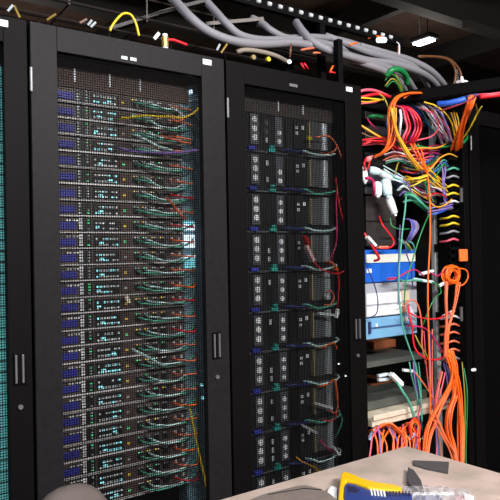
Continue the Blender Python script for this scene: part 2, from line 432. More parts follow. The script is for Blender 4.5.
c2c([(325, 262, .02), (331, 262, 0), (335, 266, 0), (338, 270, .0), (330, 268, .02)], 'orange', 'small orange cord curled at the bottom of the long red loop', r=.003)
c2c([(338, 270, 0), (339, 285, 0), (338, 300, 0), (337, 312, .02)], 'red', 'red cord running down below the long red loop')
c2c([(326, 293, .02), (331, 291, 0), (334, 297, 0), (331, 304, 0), (324, 305, .02)], 'salmon', 'salmon ring of cord round a pale plug in the middle cabinet')
tag(MB().cyl(at_y(328, 297, .035), 'y', .009, .012, PALE).build('cable_plug'), 'pale round plug inside the salmon ring of cord', 'plug')
tag(MB().bar(at_y(318, 313, .03), at_y(334, 315, .03), .008, .008, PALE).build('cable_clip'), 'pale clip lying across the fifth tall unit', 'cable clip')
tag(MB().bar(at_y(336, 318, .03), at_y(338, 309, .03), .008, .012, WHITE).build('cable_clip'), 'white clip at the right end of the fifth tall unit', 'cable clip')
c2c([(318, 348, .02), (326, 346, 0), (334, 343, 0), (337, 349, .01)], 'orange', 'short orange cord crossing the gap under the sixth silver cover')
c2c([(318, 387, .02), (328, 384, 0), (334, 380, 0), (336, 388, 0), (337, 400, .01)], 'orange', 'orange cord bending down beside the seventh tall unit')
c2c([(336, 378, .01), (337, 392, 0), (338, 405, 0), (335, 413, 0), (328, 409, .02)], 'salmon', 'salmon cord hooked round the right end of the eighth tall unit')
tag(MB().bar(at_y(315, 403, .03), at_y(332, 408, .03), .009, .008, WHITE).build('cable_plug'), 'white plug in front of the eighth tall unit', 'plug')
c2c([(337, 412, 0), (335, 419, 0), (329, 421, 0), (322, 420, .02)], 'red', 'red cord tail below the salmon hook')
c2c([(339, 410, 0), (342, 420, 0), (339, 430, 0), (335, 438, .02)], 'teal', 'dark teal cord bulging right near the bottom of the middle cabinet')
tag(MB().bar(at_y(302, 425, .03), at_y(317, 433, .03), .008, .008, PALE).build('cable_plug'), 'pale grey plug slanting down across the ninth tall unit', 'plug')
c2c([(320, 440, .02), (328, 449, 0), (334, 452, .02)], 'magenta', 'dark red cord near the bottom right of the middle cabinet', r=.004)
tag(MB().bar(at_y(333, 447, .025), at_y(339, 455, .025), .012, .008, WHITE).build('cable_plug'), 'white plug on the dark red cord near the table', 'plug')
c2c([(296, 457, .02), (303, 462, 0), (312, 466, 0), (320, 471, 0), (325, 475, .02)], 'gold', 'yellow cord slanting down just above the beige table')
# two status lamps beside cabinet 2's handle area
for (u, v), l_ in (((339, 364), 'upper small white lamp inside the middle cabinet'), ((346, 376), 'lower small white lamp inside the middle cabinet')):
    tag(MB().cyl(at_y(u, v, .012), 'y', .0035, .004, LEDW).build('indicator_lamp'), l_, 'indicator lamp')

# loose cords in cabinet 1
def c1c(pts, col, lab, r=.0027, y=.022): cable([(u, v, y+dy) for u, v, dy in pts], col, lab, r=r, name='patch_cable')
c1c([(119, 119, .03), (126, 118, 0), (140, 116, 0), (155, 116, 0), (172, 117, 0), (182, 118, .0), (190, 115, .0), (197, 110, 0), (201, 104, .02)], 'yellow', 'yellow cord across the second thin server, rising at its right end', r=.0036)
c1c([(171, 117, .0), (176, 121, 0), (182, 120, 0), (188, 117, .02)], 'salmon', 'salmon cord twisted under the yellow cord', r=.003)
c1c([(170, 106, .03), (174, 109, 0), (181, 114, 0), (186, 119, .02)], 'white', 'white cord slanting down onto the yellow cord', r=.003)
c1c([(118, 148, .03), (126, 150, 0), (145, 152, 0), (165, 153, 0), (185, 152, 0), (198, 150, 0), (200, 153, .02)], 'purple', 'purple cord running level across the fourth thin server', r=.0042)
c1c([(132, 134, .03), (138, 136, 0), (150, 142, 0), (160, 147, 0), (172, 150, .02)], 'palecyan', 'pale cord slanting down above the purple cord', r=.004)
c1c([(160, 136, .03), (168, 138, 0), (180, 141, 0), (191, 144, .02)], 'salmon', 'salmon cord slanting down above the right end of the purple cord', r=.004)
c1c([(165, 198, .03), (170, 201, 0), (176, 209, 0), (181, 215, 0), (186, 219, .02)], 'salmon', 'salmon cord dropping steeply to the glowing displays', r=.0035)
c1c([(132, 349, .03), (138, 352, 0), (150, 358, 0), (160, 364, 0), (167, 365, .02)], 'palecyan', 'pale cord crossing down between the sixteenth and seventeenth thin servers', r=.004)
c1c([(190, 408, .03), (192, 420, 0), (196, 440, 0), (201, 462, 0), (205, 480, 0), (208, 500, 0), (209, 520, 0), (200, 540, .03)], 'yellow', 'yellow cord hanging down the right side of the blue-badge cabinet', r=.0032)
tag(MB().bar(at_y(126, 296, .05), at_y(129, 303, .05), .01, .01, mat('cream_tag', (225, 215, 185), .6)).build('cable_tag'), 'small cream tag hanging in front of the thirteenth thin server', 'tag')
for i, (u, v) in enumerate(((202, 385), (203, 398))):
    tag(MB().cyl(at_y(u, v, .016), 'y', .004, .004, LEDC).build('indicator_lamp'), ['upper', 'lower'][i]+' cyan lamp right of the blue-badge servers', 'indicator lamp')

# cabinet 0: what shows through its mesh door
t = thing('cyan_equipment', (-.2, .3, .2), 'tall pale cyan equipment behind the mesh door at the left edge', 'equipment')
MB().box(-.5, -.03, .07, .6, .2, 1.9, CHAS).build('chassis', t)
m = MB()
for i in range(60):
    z = 1.88-i*.028
    m.box(-.12, -.032, .064, .07, z-.0115, z+.0115, mat('teal_glass', (120, 215, 215), .3, emit=.35))  # weak emission added to brighten the cyan strips
tag(m.build('front_panel', t), 'pale cyan panel strips')
for i, (z, c) in enumerate(((1.415, 'orange'), (1.385, 'salmon'), (1.3, 'salmon'))):
    cable([(-.14, .06, z), (-.115, .035, z+.003), (-.095, .035, z), (-.078, .06, z-.004)], c,
          ['upper orange cord behind the left-edge mesh door', 'salmon cord just below the orange one at the left edge', 'lowest salmon cord at the left edge'][i], r=.005, world=True, name='network_cable')

# ---------------------------------------------------------------- open rack (third) and the dark one
t3 = thing('open_rack', (1.515, .5, 0), 'open black rack crammed with coloured network cables', 'open rack')
x0, x1 = RX[3]+.001, RX[4]
f = MB()
f.box(x0, x0+.022, .10, .14, .02, TOPZ-.03, BLACK).box(x1-.035, x1, .0, .045, .02, TOPZ-.03, BLACK)
f.box(x0, x0+.04, .945, .99, .02, TOPZ-.03, BLACK).box(x1-.035, x1, .945, .99, .02, TOPZ-.03, BLACK)
f.box(x0, x1, .0, .045, .0, .06, BLACK).box(x0, x1, .945, .99, 0, .06, BLACK)
f.box(x0, x1, .1, .14, TOPZ-.04, TOPZ, BLACK).box(x0, x1, .945, .99, TOPZ-.04, TOPZ, BLACK)
f.build('frame', t3, bevel=.002)
MB().box(x0, x0+.004, .1, .94, .06, TOPZ-.04, INNER).build('side_panel', t3)
MB().box(x1-.004, x1, .045, .94, .06, TOPZ-.04, INNER).build('side_panel', t3)
MB().box(x0+.004, x1-.004, .985, .99, .06, TOPZ-.04, INNER).build('rear_panel', t3)
# silver mounting rail with black clamps
r3 = MB(); px = at_y(436, 300, .10)
r3.box(px.x-.013, px.x+.013, .09, .11, .06, TOPZ-.04, mat('grey_rail_steel', (175, 178, 180), .35, metal=.3))
tag(r3.build('mounting_rail', t3, bevel=.002), 'silver upright rail')
for v in (206, 248, 316, 384):
    z = at_y(436, v, .09).z
    MB().box(px.x-.017, px.x+.017, .082, .09, z-.017, z+.017, BLACK).build('rail_clamp', t3)
for v0 in (188, 307):
    a = at_y(461, v0, -.002); b = at_y(461, v0+14, -.002)
    MB().box(a.x-.006, a.x+.006, -.006, .0, b.z, a.z, STEELH).build('hinge', t3)
# finger duct
fd = thing('finger_duct', (1.765, .03, .9), 'black finger duct with teeth up the right side of the open rack', 'cable duct')
dx = at_y(452, 250, .03).x
MB().box(dx-.03, dx-.022, .02, .08, 1.0, 1.86, BLACK).build('back_wall', fd)
zz = 1.84
while zz > 1.02:
    MB().box(dx-.03, dx+.03, .012, .03, zz-.006, zz+.006, BLACK).build('tooth', fd, bevel=.002)
    zz -= .031
# small cable stubs passing between the teeth
for i, (v, c) in enumerate(((168, 'teal'), (176, 'grey'), (185, 'yellow'), (193, 'yellow'), (201, 'white'), (216, 'yellow'), (223, 'yellow'), (231, 'grey'), (239, 'pink'),
                            (316, 'white'), (324, 'salmon'), (332, 'salmon'), (341, 'salmon'), (349, 'salmon'), (357, 'grey'))):
    cable([(440, v+3, .06), (447, v+2, .02), (453, v, .004), (457, v+1, .01), (459, v+2, .04)], c,
          '%s cord threaded through the finger duct, %s' % (c, ['next to the blue loop', 'below the teal one', 'upper of the top yellow pair', 'lower of the top yellow pair', 'white one near the hinge',
          'upper of the lower yellow pair', 'lower of the lower yellow pair', 'below the lower yellow pair', 'just above the orange tag',
          'beside the lower hinge', 'first of four salmon', 'second of four salmon', 'third of four salmon', 'lowest of four salmon', 'just above the orange bundle'][i]), r=.0048, name='network_cable')
# patch panels / switches behind
def panel_box(name, u0, u1, v0, v1, y, dep, m, label, cat, ports=0, px1=None):
    a = at_y(u0, v0, y); b = at_y(u1, (v0+v1)/2, y); c = at_y(u0, v1, y)
    xa, xb, zt, zb = a.x, b.x, a.z, c.z
    t = thing(name, ((xa+xb)/2, y+dep/2, zb), label, cat)
    MB().box(xa, xb, y, y+dep, zb, zt, m).build('chassis', t, bevel=.002)
    if ports:
        n = int((xb-xa-.02)/.016)
        for i in range(n):
            MB().box(xa+.012+i*.016, xa+.023+i*.016, y-.003, y, (zt+zb)/2-.006, (zt+zb)/2+.005, PORT).build('port', t)
    return t, xa, xb, zb, zt
PB = mat('patch_panel_black', (34, 33, 36), .5)
panel_box('patch_bay', 365, 436, 100, 118, .13, .1, PB, 'black patch panel behind the red cable arcs at the top of the open rack', 'patch panel', 1)
panel_box('patch_bay', 365, 436, 124, 142, .13, .1, PB, 'black patch panel behind the orange and red cables', 'patch panel', 1)
panel_box('network_switch', 365, 436, 152, 168, .13, .3, PB, 'black switch above the white plugs', 'network switch', 1)
panel_box('network_switch', 365, 436, 174, 194, .13, .3, mat('switch_grey', (60, 62, 68), .5), 'dark grey switch feeding the yellow cords', 'network switch', 1)
t, xa, xb, zb, zt = panel_box('router', 366, 396, 196, 246, .11, .3, mat('router_brown_black', (40, 34, 33), .6, noise=.2), 'dark brown-black box under the white plugs, a red cord in front', 'router')
MB().box(xa, xb, .106, .11, (zb+zt)/2-.002, (zb+zt)/2+.002, PORT).build('seam', t)
# stacked pale and blue boxes
BL = mat('bright_blue_paint', (28, 98, 205), .4); LB = mat('light_blue_paint', (120, 175, 215), .4)
CR = mat('cream_strip', (225, 225, 215), .5); GR = mat('pale_grey_paint', (165, 170, 180), .45); WP = mat('white_paint', (240, 243, 245), .4)
def strip(t, xa, xb, u, v0, v1, y, m, name='front_strip', d=.004):
    a = at_y(u, v0, y).z; b = at_y(u, v1, y).z; MB().box(xa, xb, y-d, y, b, a, m).build(name, t)
YB = .075
t, xa, xb, zb, zt = panel_box('network_appliance', 365, 415, 250, 283, YB, .35, BL, 'bright blue box with a cream strip, topmost of the pale stack in the open rack', 'network appliance')
strip(t, xa+.002, xb-.002, 365, 254.5, 263, YB, CR); strip(t, xa+.003, xa+.03, 365, 269, 273, YB, WP, 'label')
t, xa, xb, zb, zt = panel_box('network_appliance', 365, 417, 284, 318, YB, .35, GR, 'white and pale grey box, middle of the stack below the blue box', 'network appliance')
strip(t, xa+.002, xa+.20, 365, 294, 305, YB, WP); strip(t, xa+.002, xa+.20, 365, 307, 317, YB, WP)
strip(t, xa+.205, xa+.25, 365, 293, 304, YB, mat('beige_module', (215, 205, 175), .5), 'module')
strip(t, xa+.205, xa+.25, 365, 306, 316, YB, mat('salmon_module', (225, 170, 150), .5), 'module')
t, xa, xb, zb, zt = panel_box('network_appliance', 366, 417, 319, 340, YB, .35, LB, 'light blue box at the bottom of the pale stack', 'network appliance')
strip(t, xa+.01, xb-.02, 366, 328, 329.5, YB, mat('slot_blue', (60, 90, 140), .5), 'slot'); strip(t, xa+.01, xa+.02, 366, 322, 334, YB, mat('navy_grip', (50, 60, 110), .5), 'grip', .008)
strip(t, xa+.21, xa+.25, 366, 321, 326, YB, CR, 'label'); strip(t, xa+.05, xa+.06, 366, 325, 329, YB, WP, 'label')
# shelves and boxes lower down
CARD = mat('brown_cardboard', (150, 84, 48), .8, noise=.15)
a = at_y(366, 362, .1).z
tag(MB().box(1.245, 1.68, .12, .7, a-.03, a-.008, mat('grey_green_steel', (84, 88, 84), .5)).build('rack_shelf', bevel=.002), 'grey steel shelf below the pale stack', 'shelf')
a2 = at_y(366, 404, .1).z
tag(MB().box(1.245, 1.68, .12, .7, a2-.035, a2-.002, mat('grey_green_steel', (84, 88, 84), .5)).build('rack_shelf', bevel=.002), 'lower grey steel shelf above the cream tray', 'shelf')
for za, u0, u1, v, l_ in ((a-.007, 374, 396, 342, 'brown cardboard box on the upper grey shelf'), (a2-.001, 372, 398, 385, 'brown cardboard box on the lower grey shelf')):
    q0 = at_y(u0, v, .32); q1 = at_y(u1, v, .32)
    tag(MB().box(q0.x, q1.x, .32, .5, za, q0.z, CARD).build('cardboard_box', bevel=.003), l_, 'box')
a3 = at_y(367, 421, .03).z
t = thing('cream_tray', (1.45, .2, a3-.03), 'cream metal tray with orange cords spilling over its front', 'tray')
CRM = mat('cream_metal', (222, 212, 190), .45, noise=.08)
MB().box(1.25, 1.70, .03, .5, a3-.03, a3, CRM).build('tray_body', t, bevel=.003)
MB().box(1.25, 1.70, .022, .03, a3-.005, a3+.015, CRM).build('front_rim', t, bevel=.002)
for i, (u0, v0, u1, v1, y, lab) in enumerate((
        (391, 374, 401, 384, .03, 'big white plug on the dark teal cord above the cream tray'),
        (403, 370, 412, 371, .05, 'small white plug pointing left beside the dark teal cord'),
        (378, 376, 387, 374, .06, 'grey plug lying on the grey shelf'),
        (378, 380, 388, 379, .06, 'lower grey plug lying on the grey shelf'),
        (369, 440, 374, 431, .0, 'pale blue plug at the left end of the cream tray'),
        (420, 274, 432, 271, .02, 'upper white plug crossing left of the silver rail'),
        (413, 279, 432, 282, .02, 'long white plug crossing left of the silver rail'),
        (439, 286, 444, 283, .0, 'small tilted white plug beside the orange coil'),
        (443, 317, 453, 311, .0, 'pink-white plug below the orange coil'),
        (417, 445, 419, 440, -.02, 'pale yellow plug resting just above the table corner'),
        (408, 439, 414, 434, -.02, 'pale lilac plug among the orange cords near the table'),
        (423, 440, 425, 437, -.02, 'white plug among the orange cords near the table'))):
    m = [WHITE, WHITE, PALE, PALE, mat('pale_blue_plug', (185, 210, 245), .4), WHITE, mat('ice_plug', (205, 232, 240), .4), WHITE,
         mat('pink_plug', (245, 205, 200), .4), mat('lemon_plug', (235, 232, 130), .4), mat('lilac_plug', (190, 185, 225), .4), WHITE][i]
    A = at_y(u0, v0, y); B = at_y(u1, v1, y-.004)
    t = thing('network_plug', tuple((A+B)/2), lab, 'plug')
    wv = .022 if i == 0 else .014
    MB().bar(A, B, wv, wv*.8, m).build('plug_body', t, bevel=.002)
    d = (B-A).normalized(); MB().bar(B, B+d*.008, wv*.6, wv*.5, m).build('strain_relief', t)
# white power plugs cluster
for i, (u0, v0, u1, v1, wd, lab) in enumerate((
        (363, 168, 365, 182, .024, 'white plug standing at the left edge under the pink knob'),
        (369, 170, 380, 172, .026, 'ice-white plug lying level at the left of the plug cluster'),
        (378, 172, 392, 179, .022, 'pale plug sloping down right in the white plug cluster'),
        (377, 183, 378, 196, .028, 'square white plug hanging in the middle of the cluster'),
        (385, 180, 388, 196, .034, 'large white plug hanging right of the square one'),
        (388, 196, 395, 214, .026, 'long white power plug hanging lowest over the dark box'),
        (392, 176, 401, 180, .018, 'pale lavender plug at the right end of the white cluster'),
        (366, 161, 371, 157, .018, 'pink knob above the white plugs at the left edge'),
        (391, 156, 397, 158, .016, 'pink plug on the black switch'),
        (402, 155, 410, 159, .016, 'white plug on the black switch'))):
    m = [WHITE, mat('ice_plug', (205, 232, 240), .4), PALE, WHITE, mat('ice_plug', (205, 232, 240), .4), WHITE, mat('lavender_plug', (190, 190, 230), .4),
         mat('pink_knob', (240, 150, 150), .4), mat('pink_plug', (245, 205, 200), .4), WHITE][i]
    A = at_y(u0, v0, .05); B = at_y(u1, v1, .03); d = (B-A).normalized()
    t = thing('power_plug', tuple((A+B)/2), lab, 'plug', None)
    MB().tube([A, A+d*.004, A*.5+B*.5, B-d*.005, B], [wd*.42, wd*.6, wd*.62, wd*.5, wd*.36], m, 10).build('plug_body', t, smooth=True)
    MB().tube([B, B+d*.008], wd*.2, m, 8).build('strain_relief', t)

# ------- cables of the open rack
G = 'cables of the open rack'
# top-left tuft
cable([(356, 99, .05), (366, 96, .03), (378, 94, .03), (390, 97, .06)], 'red', 'red cable along the top left of the open rack', r=.006)
cable([(358, 92, .05), (366, 90, .04), (376, 91, .04), (388, 96, .06)], 'pink', 'faded pink cable at the very top left of the open rack', r=.006)
cable([(356, 98, .03), (364, 98, .02), (374, 99, .02), (383, 100, .03)], 'yellow', 'upper yellow cable crossing the top left of the open rack', r=.0035)
cable([(356, 101, .03), (366, 102, .02), (376, 101, .02), (384, 99, .03)], 'gold', 'lower golden cable crossing the top left of the open rack', r=.003)
cable([(358, 104, .03), (368, 103, .02), (377, 102, .03)], 'pink', 'pink cable under the two yellow ones at top left')
cable([(378, 93, .03), (384, 98, .01), (388, 107, 0), (391, 117, 0), (393, 126, 0), (397, 134, 0), (402, 141, 0)], 'olive', 'olive-yellow cable curving down through the fan of orange cables', r=.0032)
cable([(368, 117, .08), (374, 116, .06), (382, 117, .07)], 'green', 'thick dark green cable stub left of the yellow knot', r=.007)
cable([(367, 118, .05), (371, 124, .03), (378, 130, .05)], 'magenta', 'thin crimson cable below the green stub')
# orange fan from over the bar
bundle(9, [(418, 93, .02), (405, 94, -.02), (396, 99, -.03), (392, 108, -.03), (392, 118, -.03), (393, 130, -.03), (390, 143, -.02), (383, 152, 0), (375, 157, .03)], 3.6,
       ['orange'], 'orange cable arching down in the top left fan', 'orange fan cables')
bundle(6, [(393, 108, -.05), (394, 116, -.055), (395, 126, -.05), (397, 135, -.04), (403, 146, -.03), (411, 158, -.03), (421, 170, -.02)], 2.2,
       ['yellow', 'gold'], 'yellow cable knotted over the orange fan', 'yellow knot cables')
cable([(400, 110, -.03), (401, 118, -.04), (400, 128, -.03), (399, 137, 0)], 'white', 'thick whitish cable right of the yellow knot', r=.005)
tag(MB().tube([at_y(389, 117, .01), at_y(388, 124, .0), at_y(389, 132, .01)], [.006, .009, .006], cm('blue'), 10).build('cable_coupler', smooth=True), 'blue coupler left of the yellow knot', 'coupler')
# red left
bundle(6, [(357, 143, .04), (368, 142, .01), (378, 141, 0), (388, 142, .02), (396, 146, .05)], 4.5, ['red', 'red', 'pink'], 'red cable fanning from the left edge under the golden one', 'red cables at the left')
cable([(360, 125, .03), (368, 130, .01), (378, 136, 0), (386, 140, .02)], 'gold', 'golden-orange cable slanting down from the left edge', r=.0045)
cable([(358, 131, .03), (368, 136, .01), (376, 138, 0)], 'brown', 'brown cable slanting below the golden one')
# red arcs
for i, (du, lab) in enumerate(((0, 'outermost'), (-3, 'second'), (-6, 'third'), (-11, 'fourth'), (-14, 'innermost'))):
    cable([(402+du*.4, 106, .03), (411+du*.6, 109, 0), (419+du, 118, -.02), (421+du, 128, -.02), (417+du, 138, -.01), (411+du*.6, 145, .02)],
          ['red', 'red', 'magenta', 'red', 'pink'][i], '%s of the five red arcs bulging right at the top of the open rack' % lab, r=.0044)
cable([(420, 108, .02), (430, 112, 0), (438, 122, -.01), (437, 131, -.01), (430, 137, -.01), (418, 140, 0), (405, 143, .02)], 'pink', 'wide pink loop swinging round the red arcs', r=.0032)
# lilac fall
bundle(9, [(420, 104, .06), (427, 110, .03), (433, 118, .02), (438, 127, .02), (444, 136, .02), (449, 144, .04)], 5.5,
       ['purple', 'grey', 'pink', 'purple', 'white', 'blue'], 'lilac or grey cable falling diagonally behind the bar', 'lilac falling cables')
bundle(4, [(410, 105, .07), (422, 112, .05), (430, 124, .05), (440, 138, .05)], 5, ['navy', 'blue', 'teal'], 'blue cable behind the lilac ones', 'blue cables behind the lilac ones')
cable([(424, 102, -.02), (436, 106, -.03), (446, 114, -.03), (452, 124, -.02), (455, 138, 0)], 'yellow', 'single yellow cable arching from the bar to the duct', r=.003)
bundle(4, [(454, 112, -.01), (456, 122, -.02), (457, 132, -.02), (459, 146, .0)], 2.5, ['gold', 'yellow'], 'golden cable left of the orange bundle under the bar', 'golden cables under the bar')
bundle(12, [(472, 96, -.19), (469, 105, -.18), (465, 117, -.15), (461, 130, -.1), (458, 142, -.04), (456, 150, .01)], 4.0, ['orange'],
       'orange cable in the thick bundle dropping from the overhead bar', 'orange bundle under the bar', r=.0032)
cable([(482, 106, -.12), (477, 114, -.1), (472, 124, -.08), (466, 134, -.04), (460, 142, 0)], 'yellow', 'yellow cable curling out right of the orange bundle')
cable([(476, 104, -.12), (477, 112, -.1), (475, 120, -.08)], 'olive', 'short olive cable end right of the orange bundle')
cable([(504, 92, -.3), (490, 94, -.28), (478, 95, -.24), (470, 100, -.2), (455, 106, -.14), (440, 111, -.05)], 'pink', 'pink cable running along the underside of the bar to the right edge', r=.0034)
cable([(504, 94, -.3), (492, 95.5, -.28), (480, 97, -.25)], 'red', 'thick red cable leaving the frame at the right below the bar', r=.009)
cable([(438, 104, -.14), (446, 103.5, -.17), (456, 101.5, -.2), (465, 99, -.22)], 'blue', 'thick blue cable sleeve right under the bar', r=.0115)
cable([(466, 97, -.16), (474, 95, -.18), (482, 95, -.2)], 'navy', 'dark blue sleeve continuing right of the orange bundle', r=.006)
# green horizontal
cable([(405, 152, .02), (415, 146, 0), (428, 148, -.01), (442, 147, -.01), (455, 145, 0), (464, 141, .01)], 'green', 'thick green cable lying level under the lilac fall', r=.0045)
cable([(408, 150, .01), (420, 148, -.01), (436, 148, -.02), (446, 144, 0)], 'gold', 'golden cable lying on the thick green one')
cable([(463, 143, .0), (467, 138, 0), (465, 132, .02)], 'green', 'green cable end at the foot of the orange bundle', r=.006)
bundle(7, [(398, 152, .05), (410, 154, .02), (420, 155, .02), (430, 151, .02), (440, 150, .05)], 6, ['red', 'magenta', 'pink', 'red'], 'red cable tangled above the yellow hub', 'red tangle above the yellow hub')
bundle(4, [(414, 144, -.01), (419, 153, -.03), (423, 163, -.03), (427, 172, -.02)], 3, ['orange'], 'orange cable running down to the yellow hub', 'orange cables to the yellow hub')
cable([(457, 157, .02), (449, 154, 0), (440, 158, -.01), (434, 165, -.02), (427, 173, -.02)], 'gold', 'golden arc from the duct down to the yellow hub', r=.0034)
bundle(5, [(432, 176, .02), (438, 170, 0), (444, 163, -.01), (448, 166, .02)], 4.5, ['teal', 'green', 'blue', 'green'], 'green or teal cable fanning right of the yellow hub', 'green fan right of the hub')
bundle(7, [(384, 158, .06), (396, 155, .03), (408, 158, .02), (420, 160, .03), (432, 158, .06)], 5, ['white', 'pink', 'magenta', 'grey', 'salmon', 'white', 'teal'],
       'cable in the level tangle over the black switch', 'level tangle over the black switch')
bundle(7, [(402, 166, .05), (412, 170, .02), (422, 168, .02), (434, 160, .03), (442, 152, .06)], 6, ['navy', 'blue', 'green', 'magenta', 'olive', 'purple', 'red'],
       'cable slanting up behind the yellow hub', 'slanting cables behind the yellow hub')
bundle(6, [(404, 182, .07), (414, 190, .04), (424, 196, .04), (436, 198, .07)], 7, ['white', 'magenta', 'navy', 'pink', 'yellow', 'purple'],
       'cable in the dim tangle under the hub', 'dim tangle under the hub')
bundle(7, [(426, 106, .04), (434, 112, .0), (441, 121, -.01), (446, 130, -.01), (449, 142, .02)], 6, ['purple', 'white', 'pink', 'grey', 'salmon', 'purple', 'white'],
       'cable in the near layer of the lilac fall', 'near layer of the lilac fall', r=.0034)
# yellow hub
bundle(8, [(404, 181, .05), (412, 181, .01), (420, 180, -.01), (427, 177, -.02)], 4.5, ['yellow', 'yellow', 'gold'], 'yellow cable running left from the hub to the switch', 'yellow cables left of the hub')
bundle(9, [(427, 175, -.02), (434, 180, -.01), (441, 185, 0), (447, 190, .02)], 6.5, ['yellow', 'gold', 'olive', 'yellow', 'pink'], 'yellow cable spreading right of the hub to the duct', 'yellow cables right of the hub')
bundle(5, [(443, 162, .0), (444, 172, -.01), (443, 184, -.01), (444, 196, .01), (447, 205, .03)], 2.0, ['purple', 'blue', 'grey'], 'lavender cable running down in front of the duct', 'lavender cables beside the duct')
bundle(4, [(426, 176, -.02), (427, 186, -.02), (429, 196, -.02), (431, 202, 0)], 3, ['green', 'teal'], 'green cable under the yellow hub', 'green cables under the hub')
bundle(5, [(404, 198, .05), (412, 198, .02), (420, 203, .01), (428, 209, .02), (433, 210, .05)], 4, ['green', 'teal', 'green'], 'thick dark green cable sloping down right under the hub', 'dark green sloping cables', r=.005)
bundle(6, [(424, 186, .03), (430, 191, .0), (438, 192, 0), (446, 196, .03)], 6, ['purple', 'white', 'magenta', 'yellow', 'grey', 'red'], 'small mixed cable in the knot below the hub', 'mixed knot below the hub')
cable([(428, 193, -.02), (431, 203, -.02), (437, 207, -.02), (445, 205, -.01), (452, 199, .01)], 'gold', 'golden loop dipping below the mixed knot', r=.0032)
bundle(6, [(428, 212, .02), (436, 211, 0), (444, 209, 0), (452, 206, .02)], 3.2, ['purple', 'blue', 'grey'], 'blue-violet cable running right into the duct', 'blue-violet cables into the duct', r=.0034)
bundle(6, [(398, 190, .05), (404, 186, .03), (410, 190, .03), (412, 198, .05)], 5, ['purple', 'navy', 'white', 'palecyan', 'green'], 'small mixed cable right of the white plugs', 'mixed cables right of the white plugs')
bundle(6, [(384, 170, .06), (394, 176, .05), (402, 180, .04), (410, 184, .06)], 4, ['palecyan', 'white', 'teal', 'grey'], 'pale cable behind the white plugs', 'pale cables behind the white plugs')
cable([(400, 160, .03), (397, 166, .02), (395, 175, .03)], 'olive', 'short olive cable above the white plugs')
cable([(400, 158, .02), (408, 162, 0), (418, 168, 0), (424, 176, .0)], 'grey', 'grey cable slanting to the yellow hub')
cable([(364, 182, .04), (367, 178, .02), (373, 181, .02), (374, 190, .02), (373, 196, .05)], 'magenta', 'crimson cable hooking round the white plugs', r=.006)
cable([(366, 158, .04), (364, 164, .02), (365, 170, .03)], 'red', 'red cable under the pink knob', r=.004)
cable([(370, 160, .04), (369, 165, .02), (367, 170, .03)], 'red', 'second red cable right under the pink knob', r=.003)
# red cord in front of dark box
cable([(379, 216, .07), (382, 224, .03), (388, 232, .02), (393, 239, .02), (393, 245, .02), (388, 248, .02), (376, 248, .04)], 'red', 'red cord bending over the dark box above the blue one', r=.0034, plugs=())
tag(MB().bar(at_y(378, 247, .035), at_y(388, 247, .03), .010, .008, mat('salmon_boot', (220, 130, 100), .4)).build('cable_boot'), 'salmon plug at the foot of the bending red cord', 'plug')
t = cable([(364, 233, .03), (368, 240, .02), (372, 246, .01), (377, 254, .01), (379, 259, .02), (374, 261, .04)], 'red', 'red cord with a white plug at the left edge over the blue box', r=.005)
tag(MB().bar(at_y(367, 237, .005), at_y(375, 246, .005), .016, .01, WHITE).build('cable_boot'), 'white plug on the red cord at the left edge', 'plug')
cable([(390, 218, .05), (392, 226, .04), (400, 229, .03), (410, 229, .04)], 'green', 'dark green cord behind the long white power plug', r=.003)
for i in range(5):
    cable([(404+i, 219, .06), (410+i*1.6, 220+i*.5, .03), (412+i*1.6, 228, .02), (409+i*1.2, 236, .03), (405+i, 243, .06)], ['purple', 'blue', 'purple', 'grey', 'purple'][i],
          '%s violet-blue loop beside the dark green cord' % ['leftmost', 'second', 'third', 'fourth', 'rightmost'][i], r=.0026, group='violet-blue loops')
bundle(4, [(402, 240, .05), (408, 244, .03), (412, 250, .04)], 4, ['teal', 'green', 'olive'], 'short green cord below the violet loops', 'short green cords')
# long verticals
cable([(406, 196, .0), (405, 210, -.01), (403, 225, -.01), (401, 245, -.01), (399, 270, -.01), (399, 295, -.01), (401, 315, -.01), (404, 332, -.01), (410, 350, -.01), (415, 364, 0), (418, 380, 0), (421, 400, 0), (422, 422, 0)],
      'teal', 'long teal cord running down in front of the blue box to the tray', r=.0032)
cable([(430, 212, .0), (423, 228, -.01), (417, 245, -.01), (412, 262, -.01), (407, 278, -.01), (405, 290, -.01), (404, 305, 0)], 'green', 'long green cord slanting left across the blue box', r=.0028)
cable([(400, 225, .01), (399, 250, 0), (398, 275, 0), (398, 305, .01)], 'purple', 'thin violet cord straight down across the blue box', r=.0022)
cable([(404, 240, .01), (407, 255, 0), (411, 268, 0), (413, 290, .01)], 'navy', 'thin dark cord at the right side of the blue box', r=.0022)
cable([(366, 265, .04), (371, 276, .02), (376, 290, .02), (378, 304, .02), (376, 314, .03), (369, 318, .05)], 'navy', 'thin navy cord bowing across the white box', r=.0022)
cable([(427, 172, -.03), (429, 190, -.03), (430, 210, -.03), (430, 240, -.03), (428, 280, -.03), (428, 310, -.03), (429, 345, -.03), (430, 380, -.03), (430, 410, -.02), (429, 428, -.01)],
      'orange', 'long single orange cord hanging straight from the yellow hub to the tray', r=.0034)
cable([(388, 279, .03), (396, 278, .0), (402, 275, -.01), (409, 271, -.01), (416, 270, -.01), (424, 276, -.01)], 'magenta', 'crimson cord crossing the blue box to the white plugs', r=.003)
tag(MB().bar(at_y(388, 279, .04), at_y(394, 278.5, .04), .012, .01, mat('pink_boot', (235, 110, 140), .4)).build('cable_boot'), 'pink boot at the left end of the crimson cord', 'plug')
cable([(400, 280, .02), (406, 281, .0), (414, 280, -.005), (422, 281, .0)], 'teal', 'teal cord leading to the long white plug', r=.004)
cable([(430, 272, .01), (437, 276, .0), (444, 271, 0), (450, 270, .01)], 'magenta', 'crimson cord crossing the silver rail above the coil', r=.003)
